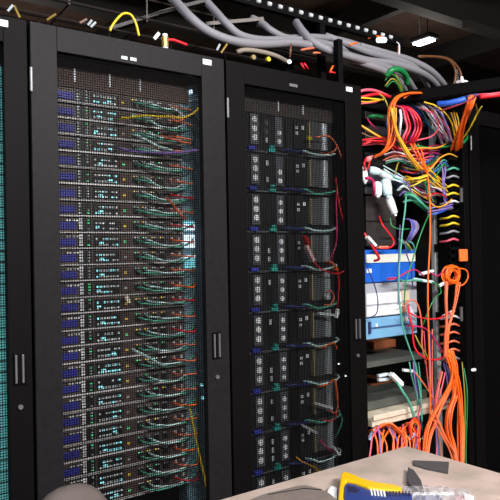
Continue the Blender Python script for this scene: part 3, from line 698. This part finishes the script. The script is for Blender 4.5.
cable([(432, 282, .0), (438, 285, -.01), (441, 292, -.01), (436, 297, -.01), (431, 305, -.01), (427, 314, -.01), (423, 325, .0)], 'green', 'thin green cord curling left from the small tilted plug', r=.0025)
cable([(404, 305, .02), (411, 300, 0), (416, 302, 0), (420, 312, 0), (422, 330, 0), (422, 345, 0), (426, 365, 0)], 'salmon', 'salmon cord arching beside the white box', r=.003)
cable([(408, 305, .02), (410, 318, .0), (412, 328, 0), (414, 345, 0), (419, 354, -.01), (428, 359, -.01), (440, 359, -.01), (448, 352, 0)], 'red', 'red cord sagging in a deep curve under the coil', r=.0036)
cable([(407, 326, .02), (413, 326, 0), (424, 328, -.01), (432, 335, -.015), (438, 345, -.01), (446, 354, 0)], 'magenta', 'crimson cord sloping down across the silver rail', r=.0034)
cable([(408, 312, .01), (418, 317, 0), (430, 319, -.01), (440, 318, -.01), (450, 313, -.01)], 'red', 'red cord crossing level to the pink-white plug', r=.0034)
cable([(415, 335, .01), (420, 345, 0), (426, 354, 0), (430, 362, .01)], 'olive', 'dull olive cord behind the red curve', r=.003)
tag(MB().tube([at_y(409, 303, .04), at_y(411, 315, .03), at_y(414, 330, .04)], [.012, .014, .010], mat('pale_sleeve', (175, 180, 195), .5), 10).build('cable_sleeve', smooth=True),
    'pale grey cable sleeve at the right end of the white box', 'cable sleeve')
# lower centre
cable([(397, 382, .02), (403, 392, 0), (409, 402, 0), (413, 414, 0), (416, 428, .01)], 'teal', 'dark teal cord from the big white plug down to the tray', r=.005)
cable([(415, 372, .0), (421, 380, -.01), (428, 390, -.01), (435, 402, -.01), (440, 415, 0)], 'salmon', 'salmon cord slanting down right from the small white plug', r=.003)
bundle(6, [(414, 362, .05), (416, 378, .04), (419, 396, .04), (420, 414, .05), (420, 430, .06)], 3.5, ['teal', 'grey', 'purple', 'navy', 'green'], 'muted cord in the strand left of the silver rail', 'muted strand left of the rail')
cable([(421, 400, .02), (419, 412, .0), (417, 424, 0), (418, 436, .02)], 'magenta', 'short crimson cord above the pale yellow plug')
bundle(4, [(446, 362, .03), (449, 376, .01), (449, 392, .01), (445, 405, .03)], 2, ['purple', 'navy'], 'violet cord showing through the orange bundle', 'violet cords in the orange bundle', r=.0036)
# orange coil
cc = at_y(452, 275, -.012)
t = thing('cable_coil', (cc.x, cc.y, cc.z-.06), 'orange coil of cable hanging on the finger duct', 'cable coil')
for i in range(11):
    r_ = .023+.0017*(i*4 % 11); P = []; ph = random.random()*6
    for a in range(25):
        th = 2*math.pi*a/24; P.append((cc.x+.004*math.sin(ph)+r_*1.2*math.cos(th), cc.y+.0025*i-.012+.004*math.sin(th*2+i), cc.z+.004*math.cos(ph)+r_*.95*math.sin(th)))
    MB().tube(P, .003, cm('orange'), 7).build('loop', t, smooth=True)
cable([(458, 268, .0), (466, 270, -.01), (468, 277, -.01), (464, 284, -.01), (458, 286, 0)], 'orange', 'single orange strand bulging right of the coil')
p = at_y(463, 255.5, -.006)
tag(MB().box(p.x-.026, p.x+.026, -.012, -.002, p.z-.024, p.z+.026, mat('orange_tag', (255, 120, 50), .6)).build('cable_tag', bevel=.003), 'square orange tag above the orange coil', 'tag')
# strands down from coil
bundle(4, [(446, 282, -.015), (446, 300, -.02), (447, 320, -.02), (446, 340, -.02), (446, 358, -.02)], 1.6, ['orange', 'salmon'], 'orange strand dropping from the left of the coil', 'orange strands below the coil, left')
bundle(4, [(458, 282, -.015), (456, 296, -.02), (453, 312, -.02), (449, 328, -.02), (447, 350, -.02), (448, 362, -.02)], 1.6, ['orange', 'salmon'], 'orange strand dropping from the right of the coil', 'orange strands below the coil, right')
LO = 'orange cable hanging down to the table'
bundle(8, [(447, 350, -.02), (452, 366, -.03), (457, 380, -.03), (460, 396, -.03), (461, 415, -.04), (461, 435, -.05), (461, 470, -.08)], 2.6, ['orange'], LO+', right bundle', 'orange bundle right', r=.0032)
bundle(8, [(449, 350, -.02), (453, 365, -.03), (455, 378, -.03), (455, 395, -.03), (450, 412, -.04), (449, 430, -.04), (453, 445, -.05), (458, 470, -.08)], 3.4, ['orange', 'orange', 'salmon'], LO+', middle bundle', 'orange bundle middle', r=.0032)
bundle(9, [(448, 355, -.02), (452, 368, -.03), (451, 382, -.03), (444, 398, -.04), (437, 412, -.04), (431, 426, -.04), (427, 440, -.05), (424, 470, -.08)], 3.2, ['orange', 'orange', 'salmon'], LO+', left bundle', 'orange bundle left', r=.0032)
bundle(5, [(432, 412, -.03), (438, 424, -.04), (444, 436, -.05), (452, 450, -.06), (458, 470, -.08)], 2.8, ['salmon', 'orange'], LO+', crossing bundle', 'orange bundle crossing', r=.003)
bundle(3, [(443, 372, -.02), (440, 385, -.03), (437, 400, -.03), (434, 418, -.03)], 2, ['pink', 'salmon'], 'pinkish strand left of the big orange bundle', 'pinkish strands')
bundle(3, [(428, 330, -.0), (430, 380, 0), (434, 410, 0), (438, 440, -.02), (440, 470, -.05)], 4, ['pink', 'purple', 'salmon'], 'thin pink or violet cord passing the silver rail', 'thin cords passing the rail', r=.0022)
cable([(464, 368, .01), (467, 390, -.01), (467, 415, -.02), (466, 445, -.03), (466, 475, -.05)], 'green', 'thin green cord right of the big orange bundle', r=.0026)
cable([(462, 362, .01), (464, 385, -.01), (465, 410, -.02), (464, 470, -.05)], 'olive', 'thin olive cord beside the thin green one', r=.0024)
# orange spill on cream tray
for i in range(22):
    u = 372+i*2.2+random.uniform(-2, 2); top = 431-(u-370)*.12+random.uniform(-4, 5)
    du = random.uniform(-14, 14); c = random.choice(['orange', 'orange', 'orange', 'salmon', 'red', 'purple'])
    if i % 5 == 4: c = 'pink'
    cable([(u-4-du*.3, top+3, .05), (u, top-1, .0), (u+du*.4, top+5, -.02), (u+du*.7, top+12, -.03), (u+du*.8, top+22, -.04), (u+du, top+42, -.05)], c,
          '%s cord spilling over the front of the cream tray, %s' % (c, (ORD[i]+' from the left') if i else 'leftmost'), r=.0034, group='cords spilling over the cream tray')
bundle(8, [(412, 440, -.02), (410, 428, -.03), (414, 420, -.03), (419, 426, -.03), (418, 440, -.04)], 3.5, ['orange', 'orange', 'red'], 'orange loop bunched at the right end of the cream tray', 'orange loops at the tray end')
bundle(6, [(378, 428, .0), (388, 424, -.02), (398, 430, -.03), (406, 440, -.03), (400, 452, -.04)], 3.5, ['orange', 'salmon'], 'orange loop arching over the left half of the cream tray', 'orange loops on the tray')
# dark cabinet beyond
c4 = cabinet(RX[4]+.01, RX[4]+.61, 'unlit black cabinet at the right edge beyond the orange cables')

q = at_y(474, 370, -.01)
MB().tube([(q.x-.012, -.004, q.z), (q.x-.008, -.008, q.z), (q.x+.008, -.008, q.z), (q.x+.012, -.004, q.z)], [.004, .007, .007, .004], WHITE, 10).build('latch_knob', c4)
# ---------------------------------------------------------------- bar across the open rack
a = at_z(407, 97, 2.02); b = at_z(497, 84, 2.02); d = (b-a).normalized()
t = thing('cable_bar', tuple((a+b)/2), 'black bar crossing overhead from the open rack towards the right edge', 'cable bar')
MB().bar(a-d*.45, b+d*.55, .03, .044, BLACK).build('bar', t, bevel=.002)
MB().bar(a-d*.40+Vector((0, 0, -.05)), a-d*.40+Vector((0, 0, .0)), .03, .03, BLACK).build('bracket', t)
cable([(404, 98, -.02), (414, 93, .02), (430, 92, .07)], 'orange', 'orange cable lying over the left end of the bar', r=.003)
# little white lamp on top
p = at_z(462, 82, 2.05)
t = thing('spot_lamp', (p.x, p.y, 2.04), 'small white lamp head on top of the bar near the right edge', 'lamp')
MB().box(p.x-.02, p.x+.02, p.y-.015, p.y+.015, 2.04, 2.055, WHITE).build('base', t, bevel=.003)
MB().tube([(p.x, p.y, 2.05), (p.x, p.y, 2.07)], [.006, .004], LEDW, 10).build('bulb', t)

# ---------------------------------------------------------------- overhead strut, basket tray, grey cables
SLOT = mat('bright_slot', (205, 210, 214), .4)
t = thing('strut_rail', (.8, .187, 2.28), 'black slotted rail running overhead above the cabinets', 'rail')
MB().box(-1.2, 1.66, .187, .21, 2.282, 2.318, BLACK).build('channel', t, bevel=.002)
xs = at_z(258, 2, 2.3).x
for i in range(-9, 15):
    x = xs+i*.0498; MB().tube([(x-.009, .1865, 2.303), (x-.007, .1865, 2.303), (x+.007, .1865, 2.303), (x+.009, .1865, 2.303)], [.0045, .008, .008, .0045], SLOT, 10).build('slot', t)
MB().box(1.175, 1.20, .187, .21, 2.003, 2.285, BLACK).build('post', t)
MB().box(-.3, -.27, .195, .22, 2.0, 2.29, BLACK).build('post', t)
WIRE = mat('dull_tray_wire', (58, 52, 50), .4, metal=.4)
t = thing('basket_tray', (.5, .4, 2.16), 'wire basket tray above the cabinets carrying grey cables', 'cable tray')
m = MB()
for y, z in ((.24, 2.235), (.24, 2.17), (.36, 2.16), (.48, 2.16), (.58, 2.235)):
    m.tube([(-1.2, y, z), (1.5, y, z)], .0035, WIRE, 6)
m.build('long_wire', t)
m = MB(); x = -1.1
while x < 1.5:
    MB().tube([(x, .24, 2.235), (x, .24, 2.165), (x+.02, .58, 2.165), (x+.02, .58, 2.235)], .003, WIRE, 6).build('cross_wire', t); x += .26
MB().box(-.3, -.26, .25, .6, 2.003, 2.155, BLACK).build('support', t); MB().box(1.05, 1.09, .25, .6, 2.003, 2.155, BLACK).build('support', t)
for (a, b, nm) in (((160, 14, .3), (205, 2, .2), 'first'), ((205, 25, .25), (262, 20, .2), 'second'), ((110, 30, .4), (186, 6, .25), 'third')):
    tag(MB().bar(at_y(*a), at_y(*b), .03, .012, mat('grey_brace', (92, 86, 84), .5, metal=.2)).build('tray_brace'), {'first': 'grey brace slanting up above the yellow connector',
        'second': 'grey brace behind the grey cables over the middle cabinet', 'third': 'long grey brace above the blue-badge cabinet'}[nm], 'brace')
GC = mat('thick_grey_jacket', (136, 134, 142), .6)
def grey(pts, r, lab, y0=0):
    S = smooth_path([at_y(u, v, y) for u, v, y in pts], 8)
    tag(MB().tube(S, r*1.18, GC, 12).build('power_cable', smooth=True), lab, 'cable')
grey([(160, -14, .25), (176, 2, .16), (190, 17, .10), (206, 30, .08), (226, 39, .07), (246, 43, .07), (268, 44, .08), (295, 43, .1), (330, 50, .12), (365, 60, .14), (395, 64, .15), (420, 72, .16), (434, 82, .22), (441, 93, .3)], .0125,
     'thick grey cable sweeping from the top edge over both cabinets')
grey([(205, 0, .22), (216, 12, .17), (226, 23, .13), (240, 35, .12), (262, 40, .13), (300, 40, .14), (335, 46, .17), (370, 56, .19), (400, 64, .2), (422, 74, .22), (433, 92, .3)], .0115,
     'grey cable dropping over the tray edge between the cabinets')
grey([(252, 18, .24), (263, 24, .19), (272, 31, .16), (288, 38, .16), (312, 37, .18), (340, 40, .2), (370, 49, .22), (398, 58, .23), (420, 67, .23), (430, 80, .28), (436, 92, .33)], .0105,
     'grey cable dropping over the tray edge above the middle cabinet')
grey([(296, 22, .2), (303, 32, .14), (313, 42, .1), (328, 50, .08), (345, 55, .08), (362, 60, .09), (385, 67, .12), (404, 76, .16), (416, 93, .28)], .0125,
     'thick grey cable crossing in front near the dark post')
grey([(325, 36, .2), (345, 43, .16), (368, 52, .15), (390, 58, .16), (412, 66, .17), (424, 78, .2), (431, 93, .3)], .012,
     'grey cable with a bright end starting behind the dark post')
grey([(335, 50, .12), (360, 62, .1), (382, 70, .1), (398, 80, .16), (407, 94, .28)], .012,
     'lowest grey cable of the ribbon going down behind the bar')
grey([(360, 46, .2), (385, 53, .2), (410, 60, .2), (430, 70, .2), (442, 82, .24), (449, 92, .3)], .012,
     'outermost grey cable of the ribbon curving down at the right')
p = at_y(347, 52, .0)
tag(MB().box(p.x-.010, p.x+.012, .032, .06, 2.003, 2.17, BLACK).build('tray_post', bevel=.002), 'dark upright post in front of the grey cables', 'post')
# bits on top
BRASS = mat('brass', (180, 150, 80), .35, metal=.6)
p = at_y(165, 41, .06)
p.z = 2.0035
t = thing('brass_fitting', (p.x, p.y, 2.0035), 'brass and white fitting standing on the blue-badge cabinet', 'fitting')
s_ = (at_y(165, 25, p.y)-at_y(165, 39, p.y)).length
MB().cyl((p.x, p.y, 2.0035), 'z', .009, .020, WHITE).build('base', t)
MB().cyl((p.x, p.y, 2.0235), 'z', .011, .030, BRASS).build('barrel', t)
MB().cyl((p.x, p.y, 2.0535), 'z', .008, .009, WHITE).build('tip', t)
cable([(168, 40, .1), (173, 40, .1), (179, 42, .1), (187, 45, .1)], 'red', 'short red cable lying on the blue-badge cabinet', r=.005)
tag(MB().bar(at_y(154, 39, .1), at_y(159, 33, .1), .006, .01, WHITE).build('cable_end'), 'white cable end left of the brass fitting', 'cable end')
cable([(110, 31, .05), (112, 26, .05), (118, 18, .05), (124, 13.5, .05), (131, 15, .05), (136, 24, .05), (139, 36, .05)], 'yellow', 'bright yellow cable arching above the blue-badge cabinet', r=.0036)
for (a, b, c, l_) in (((8, 11), (13, 5), PALE, 'pale cable end rising left at the top left corner'), ((14, 6), (20, 18), BRASS, 'brassy cable end slanting down at the top left corner'),
                      ((47, 20), (56, 14), BRASS, 'pale brassy cable end on the left cabinet top'), ((80, 23), (87, 19), mat('dusty_pink', (150, 120, 115), .5), 'dusty pink cable end left of the two white ones'),
                      ((88, 25), (92, 20), PALE, 'left of two white cable ends on the cabinet'), ((91, 27), (96, 22), PALE, 'right of two white cable ends on the cabinet'),
                      ((217, 50), (220, 44), PALE, 'pale cable end between the two mesh cabinets'), ((221, 53), (227, 44), BRASS, 'brassy cable end beside the pale one between the mesh cabinets')):
    A = at_y(*a, .06); B = at_y(*b, .05)
    tag(MB().tube([A, B], .0035, c, 8).build('cable_end'), l_, 'cable end')
# beige conduit on cabinet 2
cable([(237, 54, .1), (246, 51, .08), (262, 53, .08), (278, 57, .08), (289, 62, .1)], 'olive' if 0 else 'brown', 'brown cord under the beige conduit', r=.004)
S = smooth_path([at_y(*q) for q in ((237, 52, .08), (246, 50, .07), (262, 52, .07), (276, 56, .07), (288, 62, .08))], 6)
tag(MB().tube(S, .008, mat('beige_conduit', (140, 130, 118), .6), 10).build('conduit', smooth=True), 'beige conduit lying on top of the middle cabinet', 'conduit')
for (u, v, m_, l_) in ((269, 59, mat('yellow_plastic', (220, 200, 40), .4), 'yellow cap on the middle cabinet'), (254, 57, mat('tan_cap', (150, 130, 80), .5), 'tan cap beside the yellow one on the middle cabinet')):
    tag(MB().cyl(at_y(u, v, .05), 'y', .008, .01, m_).build('end_fitting'), l_, 'fitting')
tag(MB().cyl(at_y(290, 61.5, .04), 'y', .0065, .006, LEDW).build('indicator_lamp'), 'bright white lamp at the right end of the beige conduit', 'indicator lamp')
for (a, b, c, l_) in (((301, 50), (314, 48), 'salmon', 'upper salmon cable end above the middle cabinet'), ((313, 53), (320, 53), 'salmon', 'lower salmon cable end above the middle cabinet'),
                      ((301, 63), (304, 69), 'red', 'left leg of the red cable end on the middle cabinet'), ((304, 63), (308, 69), 'red', 'right leg of the red cable end on the middle cabinet'),
                      ((330, 72), (333, 66), 'orange', 'orange cable end standing near the white badge'), ((329, 72), (335, 73), 'red', 'red cable end lying under the orange one'),
                      ((349, 45), (357, 43), 'orange', 'orange cable end on the grey cables'), ((290, 57), (291, 44), 'brown', 'brown cord hanging to the bright white lamp')):
    tag(MB().tube([at_y(*a, .03), at_y((a[0]+b[0])/2, (a[1]+b[1])/2-.3, .027), at_y(*b, .03)], .0036, cm(c), 8).build('cable_end', smooth=True), l_, 'cable end')
cable([(368, 38, .2), (376, 36, .19), (386, 39, .19), (396, 42, .2), (398, 45, .2), (398, 54, .2)], 'orange', 'orange cable over the overhead rail with a white tail', r=.0036)
cable([(396, 42, .19), (399, 45, .19), (399, 55, .19)], 'white', 'white cable tail at the end of the overhead orange cable', r=.004)
tag(MB().tube([at_y(378, 40, .17), at_y(385, 40, .17)], .011, LEDW, 10).build('indicator_lamp'), 'bright blue-white lamp on the overhead orange cable', 'indicator lamp')
bundle(4, [(420, 56, .2), (438, 57, .2), (450, 61, .2), (457, 70, .2), (458, 80, .2), (454, 92, .22)], 2.5, ['brown', 'black', 'brown'], 'dull brown cable looping down right of the grey ribbon', 'dull brown looped cables', r=.006)
cable([(386, 76, .1), (392, 70, .08), (400, 70, .08), (406, 76, .1), (407, 84, .12)], 'green', 'pale green thick hose arching under the grey ribbon', r=.012)
bundle(6, [(386, 84, .12), (392, 78, .1), (398, 84, .1), (402, 94, .12)], 5, ['olive', 'green', 'brown', 'black'], 'dull cord behind the pale green hose', 'dull cords under the grey ribbon')

# ---------------------------------------------------------------- ceiling lights in the back
TUBE = mat('fluorescent_glow', (215, 240, 255), .5, emit=14)
def luminaire(u, v, y, wx, wy, label, power):
    p = at_y(u, v, y)
    t = thing('lamp_fitting', (p.x, p.y, p.z), label, 'ceiling light')
    MB().box(p.x-wx/2, p.x+wx/2, p.y-wy/2, p.y+wy/2, p.z+.01, p.z+.05, STEELD).build('housing', t, bevel=.004)
    MB().box(p.x-wx/2+.02, p.x+wx/2-.02, p.y-wy/2+.02, p.y+wy/2-.02, p.z-.01, p.z+.012, TUBE).build('diffuser', t, bevel=.006)
    MB().tube([(p.x-wx*.4, p.y, p.z+.05), (p.x-wx*.4, p.y, ZC)], .008, PALE, 8).build('hanger_rod', t)
    MB().tube([(p.x+wx*.4, p.y, p.z+.05), (p.x+wx*.4, p.y, ZC)], .004, STEELD, 8).build('hanger_rod', t)
    area('area_lamp_light', (p.x, p.y, p.z-.03), wx, wy, power); glow((p.x, p.y, p.z-.25), power*1.8)  # extra point fill below the lamp brightens ceiling and wall
luminaire(424, 42, 2.0, .13, .22, 'bright fluorescent light hanging far behind the open rack', 9)
glow((.9, 3.6, 2.6), 30)  # added fill for the upper left background, no fitting here
luminaire(419, 53, 3.0, .10, .2, 'smaller fluorescent light just below the bright one', 4)
p = at_y(474, 25, 1.35)
tag(MB().box(p.x-.08, p.x+.5, 1.35, 1.4, p.z-.03, p.z+.03, mat('dim_duct', (50, 46, 42), .6)).build('pipe'), 'pale pipe near the ceiling at the top right', 'pipe')

# unseen fixtures above the camera side, added to go with the fill lamps
for (x, y, wx, wy, l_) in ((.9, -3.35, 2.4, .28, 'long added fill light behind the camera'), (-1.9, -2.35, 1.2, .28, 'added fill light left of the camera'), (.8, -1.5, 1.2, .28, 'added fill light over the table')):
    t = thing('lamp_fitting', (x, y, 3.04), l_, 'ceiling light')
    MB().box(x-wx/2-.03, x+wx/2+.03, y-wy/2-.03, y+wy/2+.03, 3.035, 3.10, WHITE).build('housing', t, bevel=.004)
    MB().tube([(x, y, 3.1), (x, y, ZC)], .01, STEELD, 8).build('hanger_rod', t)

# ---------------------------------------------------------------- table and what lies on it
TZ = .75
TM = mat('beige_laminate', (184, 170, 156), .45, noise=.12, nscale=9, rgb2=(206, 184, 176))
t = thing('table', (.75, -.66, 0), 'beige table in the foreground below the cabinets', 'table')
MB().box(.33, 1.165, -1.12, -.2, TZ-.03, TZ, TM).build('tabletop', t, bevel=.004)
for x in (.37, 1.09):
    for y in (-1.07, -.27): MB().box(x, x+.04, y, y+.04, 0, TZ-.03, BLACK).build('leg', t)
def zpoly(px, z): return [(lambda q: (q.x, q.y))(at_z(u, v, z)) for u, v in px]
m = MB().prism(zpoly([(413, 460.5), (449, 462), (448, 473), (428, 469), (414, 465)], TZ+.004), TZ+.001, TZ+.005, mat('dark_grey_foam', (78, 74, 76), .8))
tag(m.build('foam_pad'), 'dark grey rectangular pad near the table corner', 'pad')
m = MB().prism(zpoly([(408, 467), (414, 470), (421, 480), (424, 491), (414, 489), (407, 481)], TZ+.012), TZ+.001, TZ+.013, mat('charcoal_cloth', (72, 68, 72), .8))
tag(m.build('cloth_scrap', bevel=.002), 'dark grey curled scrap left of the rectangular pad', 'scrap')
GB = mat('grey_brown_case', (128, 116, 110), .5, noise=.06)
m = MB().prism(zpoly([(236, 505), (262, 494), (298, 485), (306, 484.5), (320, 488), (330, 493), (352, 512), (300, 545), (210, 525)], TZ+.03), TZ+.001, TZ+.03, GB)
t = thing('flat_case', (.6, -.6, TZ), 'flat grey-brown case lying on the beige table', 'case')
m.build('lid', t, bevel=.004)
A = zpoly([(268, 494.5), (304, 488.5), (322, 490)], TZ+.0305)
MB().tube([(a[0], a[1], TZ+.031) for a in A], .0012, INNER, 6).build('seam', t)
# tool
YM = mat('yellow_tool_plastic', (245, 196, 20), .35); BM = mat('blue_tool_plastic', (42, 62, 130), .4); DB = mat('navy_tool_plastic', (38, 42, 80), .5)
t = thing('hand_tool', tuple(at_z(370, 490, TZ)), 'yellow and blue hand tool with white ribs lying on the table', 'tool')
m = MB().prism(zpoly([(338, 500), (339, 489), (341, 474), (344, 471), (351, 473), (362, 478), (378, 482), (393, 484), (402, 487), (398, 490), (385, 489), (368, 487), (354, 482), (346, 480), (344, 484), (343, 496), (345, 502)], TZ+.028), TZ+.004, TZ+.028, YM)
tag(m.build('yellow_frame', t, bevel=.003), 'yellow outer frame')
m = MB().prism(zpoly([(344, 500), (344, 486), (347, 482), (354, 483.5), (368, 489), (385, 491), (398, 492), (412, 493), (413, 505), (400, 515), (360, 512)], TZ+.022), TZ+.003, TZ+.022, BM)
tag(m.build('blue_body', t, bevel=.004), 'blue body')
m = MB()
for i in range(5):
    u = 370+i*3.2; m.prism(zpoly([(u, 488.6+i*.3), (u+1.7, 488.8+i*.3), (u+3.0, 494.6+i*.3), (u+1.3, 494.4+i*.3)], TZ+.0245), TZ+.02, TZ+.0245, WHITE)
tag(m.build('grip_rib', t), 'white ribs')
m = MB().prism(zpoly([(347, 485), (354, 486), (360, 490), (357, 493), (349, 492)], TZ+.024), TZ+.018, TZ+.024, DB); m.build('grip', t, bevel=.002)
m = MB()
for i in range(8):
    u = 386+i*3.2; m.prism(zpoly([(u, 491), (u+1.4, 491), (u+2, 495.5), (u+.6, 495.5)], TZ+.0245), TZ+.02, TZ+.0245, DB)
m.build('grip_rib', t)
m = MB().prism(zpoly([(327, 492), (331, 486), (337, 488), (337, 498), (330, 497)], TZ+.012), TZ+.001, TZ+.014, WHITE)
tag(m.build('paper_scrap', bevel=.002), 'small crumpled white paper beside the yellow tool frame', 'paper')
# clear bag: lumpy translucent sheet
bagm = mat('clear_plastic_film', (225, 222, 225), .15, alpha=.35, spec=.8)
me = MB(); k_ = me.mi(bagm); random.seed(3); NX, NY = 26, 14
c00 = at_z(398, 488, TZ); 
for top in (1, 0):
    base = len(me.v)
    for j in range(NY):
        for i in range(NX):
            a, b = i/(NX-1), j/(NY-1)
            P = at_z(398+a*72+b*6, 487+b*26+a*3, TZ)
            h = (math.sin(math.pi*a)*math.sin(math.pi*b))**.5 if 0 < i < NX-1 and 0 < j < NY-1 else 0
            me.v.append((P.x, P.y, TZ+.002+(top*h*(.014+random.uniform(0, .012)))))
    for j in range(NY-1):
        for i in range(NX-1):
            q = [base+j*NX+i, base+j*NX+i+1, base+(j+1)*NX+i+1, base+(j+1)*NX+i]
            me.f.append(q if top else q[::-1]); me.m.append(k_)
tag(me.build('plastic_bag', smooth=False), 'crumpled clear plastic bag at the front right of the table', 'bag')
for i, (px_, z, m_, l_) in enumerate((([(413, 492), (454, 491.5), (454, 493.5), (413, 494)], .006, WHITE, 'thin white strip inside the clear bag'),
        ([(415, 495), (440, 495), (442, 503), (414, 503)], .008, BM, 'blue part inside the clear bag'),
        ([(454, 496), (462, 495), (465, 500), (457, 502)], .008, mat('pink_part', (205, 150, 150), .5), 'pinkish part inside the clear bag'),
        ([(463, 492), (474, 496), (472, 503), (465, 501)], .007, WHITE, 'white part at the right end of the clear bag'))):
    tag(MB().prism(zpoly(px_, TZ+z), TZ+.001, TZ+z, m_).build('bagged_part', bevel=.001), l_, 'part')

# ---------------------------------------------------------------- chair in the lower left corner
FAB = mat('beige_chair_fabric', (88, 78, 75), .8, noise=.06, nscale=30)
hp = at_z(65, 481, .93)
t = thing('office_chair', (hp.x, hp.y, 0), 'beige rounded chair back poking up at the bottom left', 'chair')
def blob(cx, cy, cz, rx, ry, rz, m, p=2.4, n=28, k=16):
    b = MB(); kk = b.mi(m)
    for j in range(k+1):
        ph = -math.pi/2+math.pi*j/k
        for i in range(n):
            th = 2*math.pi*i/n
            f_ = lambda c: math.copysign(abs(c)**(2/p), c)
            x, y, z = f_(math.cos(ph))*f_(math.cos(th)), f_(math.cos(ph))*f_(math.sin(th)), f_(math.sin(ph))
            b.v.append((cx+rx*x, cy+ry*y, cz+rz*z))
    for j in range(k):
        for i in range(n):
            b.f.append([j*n+i, j*n+(i+1) % n, (j+1)*n+(i+1) % n, (j+1)*n+i]); b.m.append(kk)
    return b
blob(hp.x, hp.y-.03, .93-.19, .105, .05, .19, FAB).build('headrest', t, smooth=True)
blob(hp.x-.02, hp.y-.05, .56, .2, .05, .14, FAB).build('backrest', t, smooth=True)
blob(hp.x-.02, hp.y-.26, .44, .23, .22, .045, FAB).build('seat', t, smooth=True)
MB().cyl((hp.x-.02, hp.y-.26, .1), 'z', .03, .3, BLACK).build('column', t)
for i in range(5):
    a = i*2*math.pi/5; q = (hp.x-.02+.27*math.cos(a), hp.y-.26+.27*math.sin(a))
    l = MB().bar((hp.x-.02, hp.y-.26, .11), (q[0], q[1], .07), .04, .03, BLACK).build('leg', t)
    MB().cyl((q[0]-.01, q[1], .028), 'x', .028, .02, BLACK).build('caster', l)
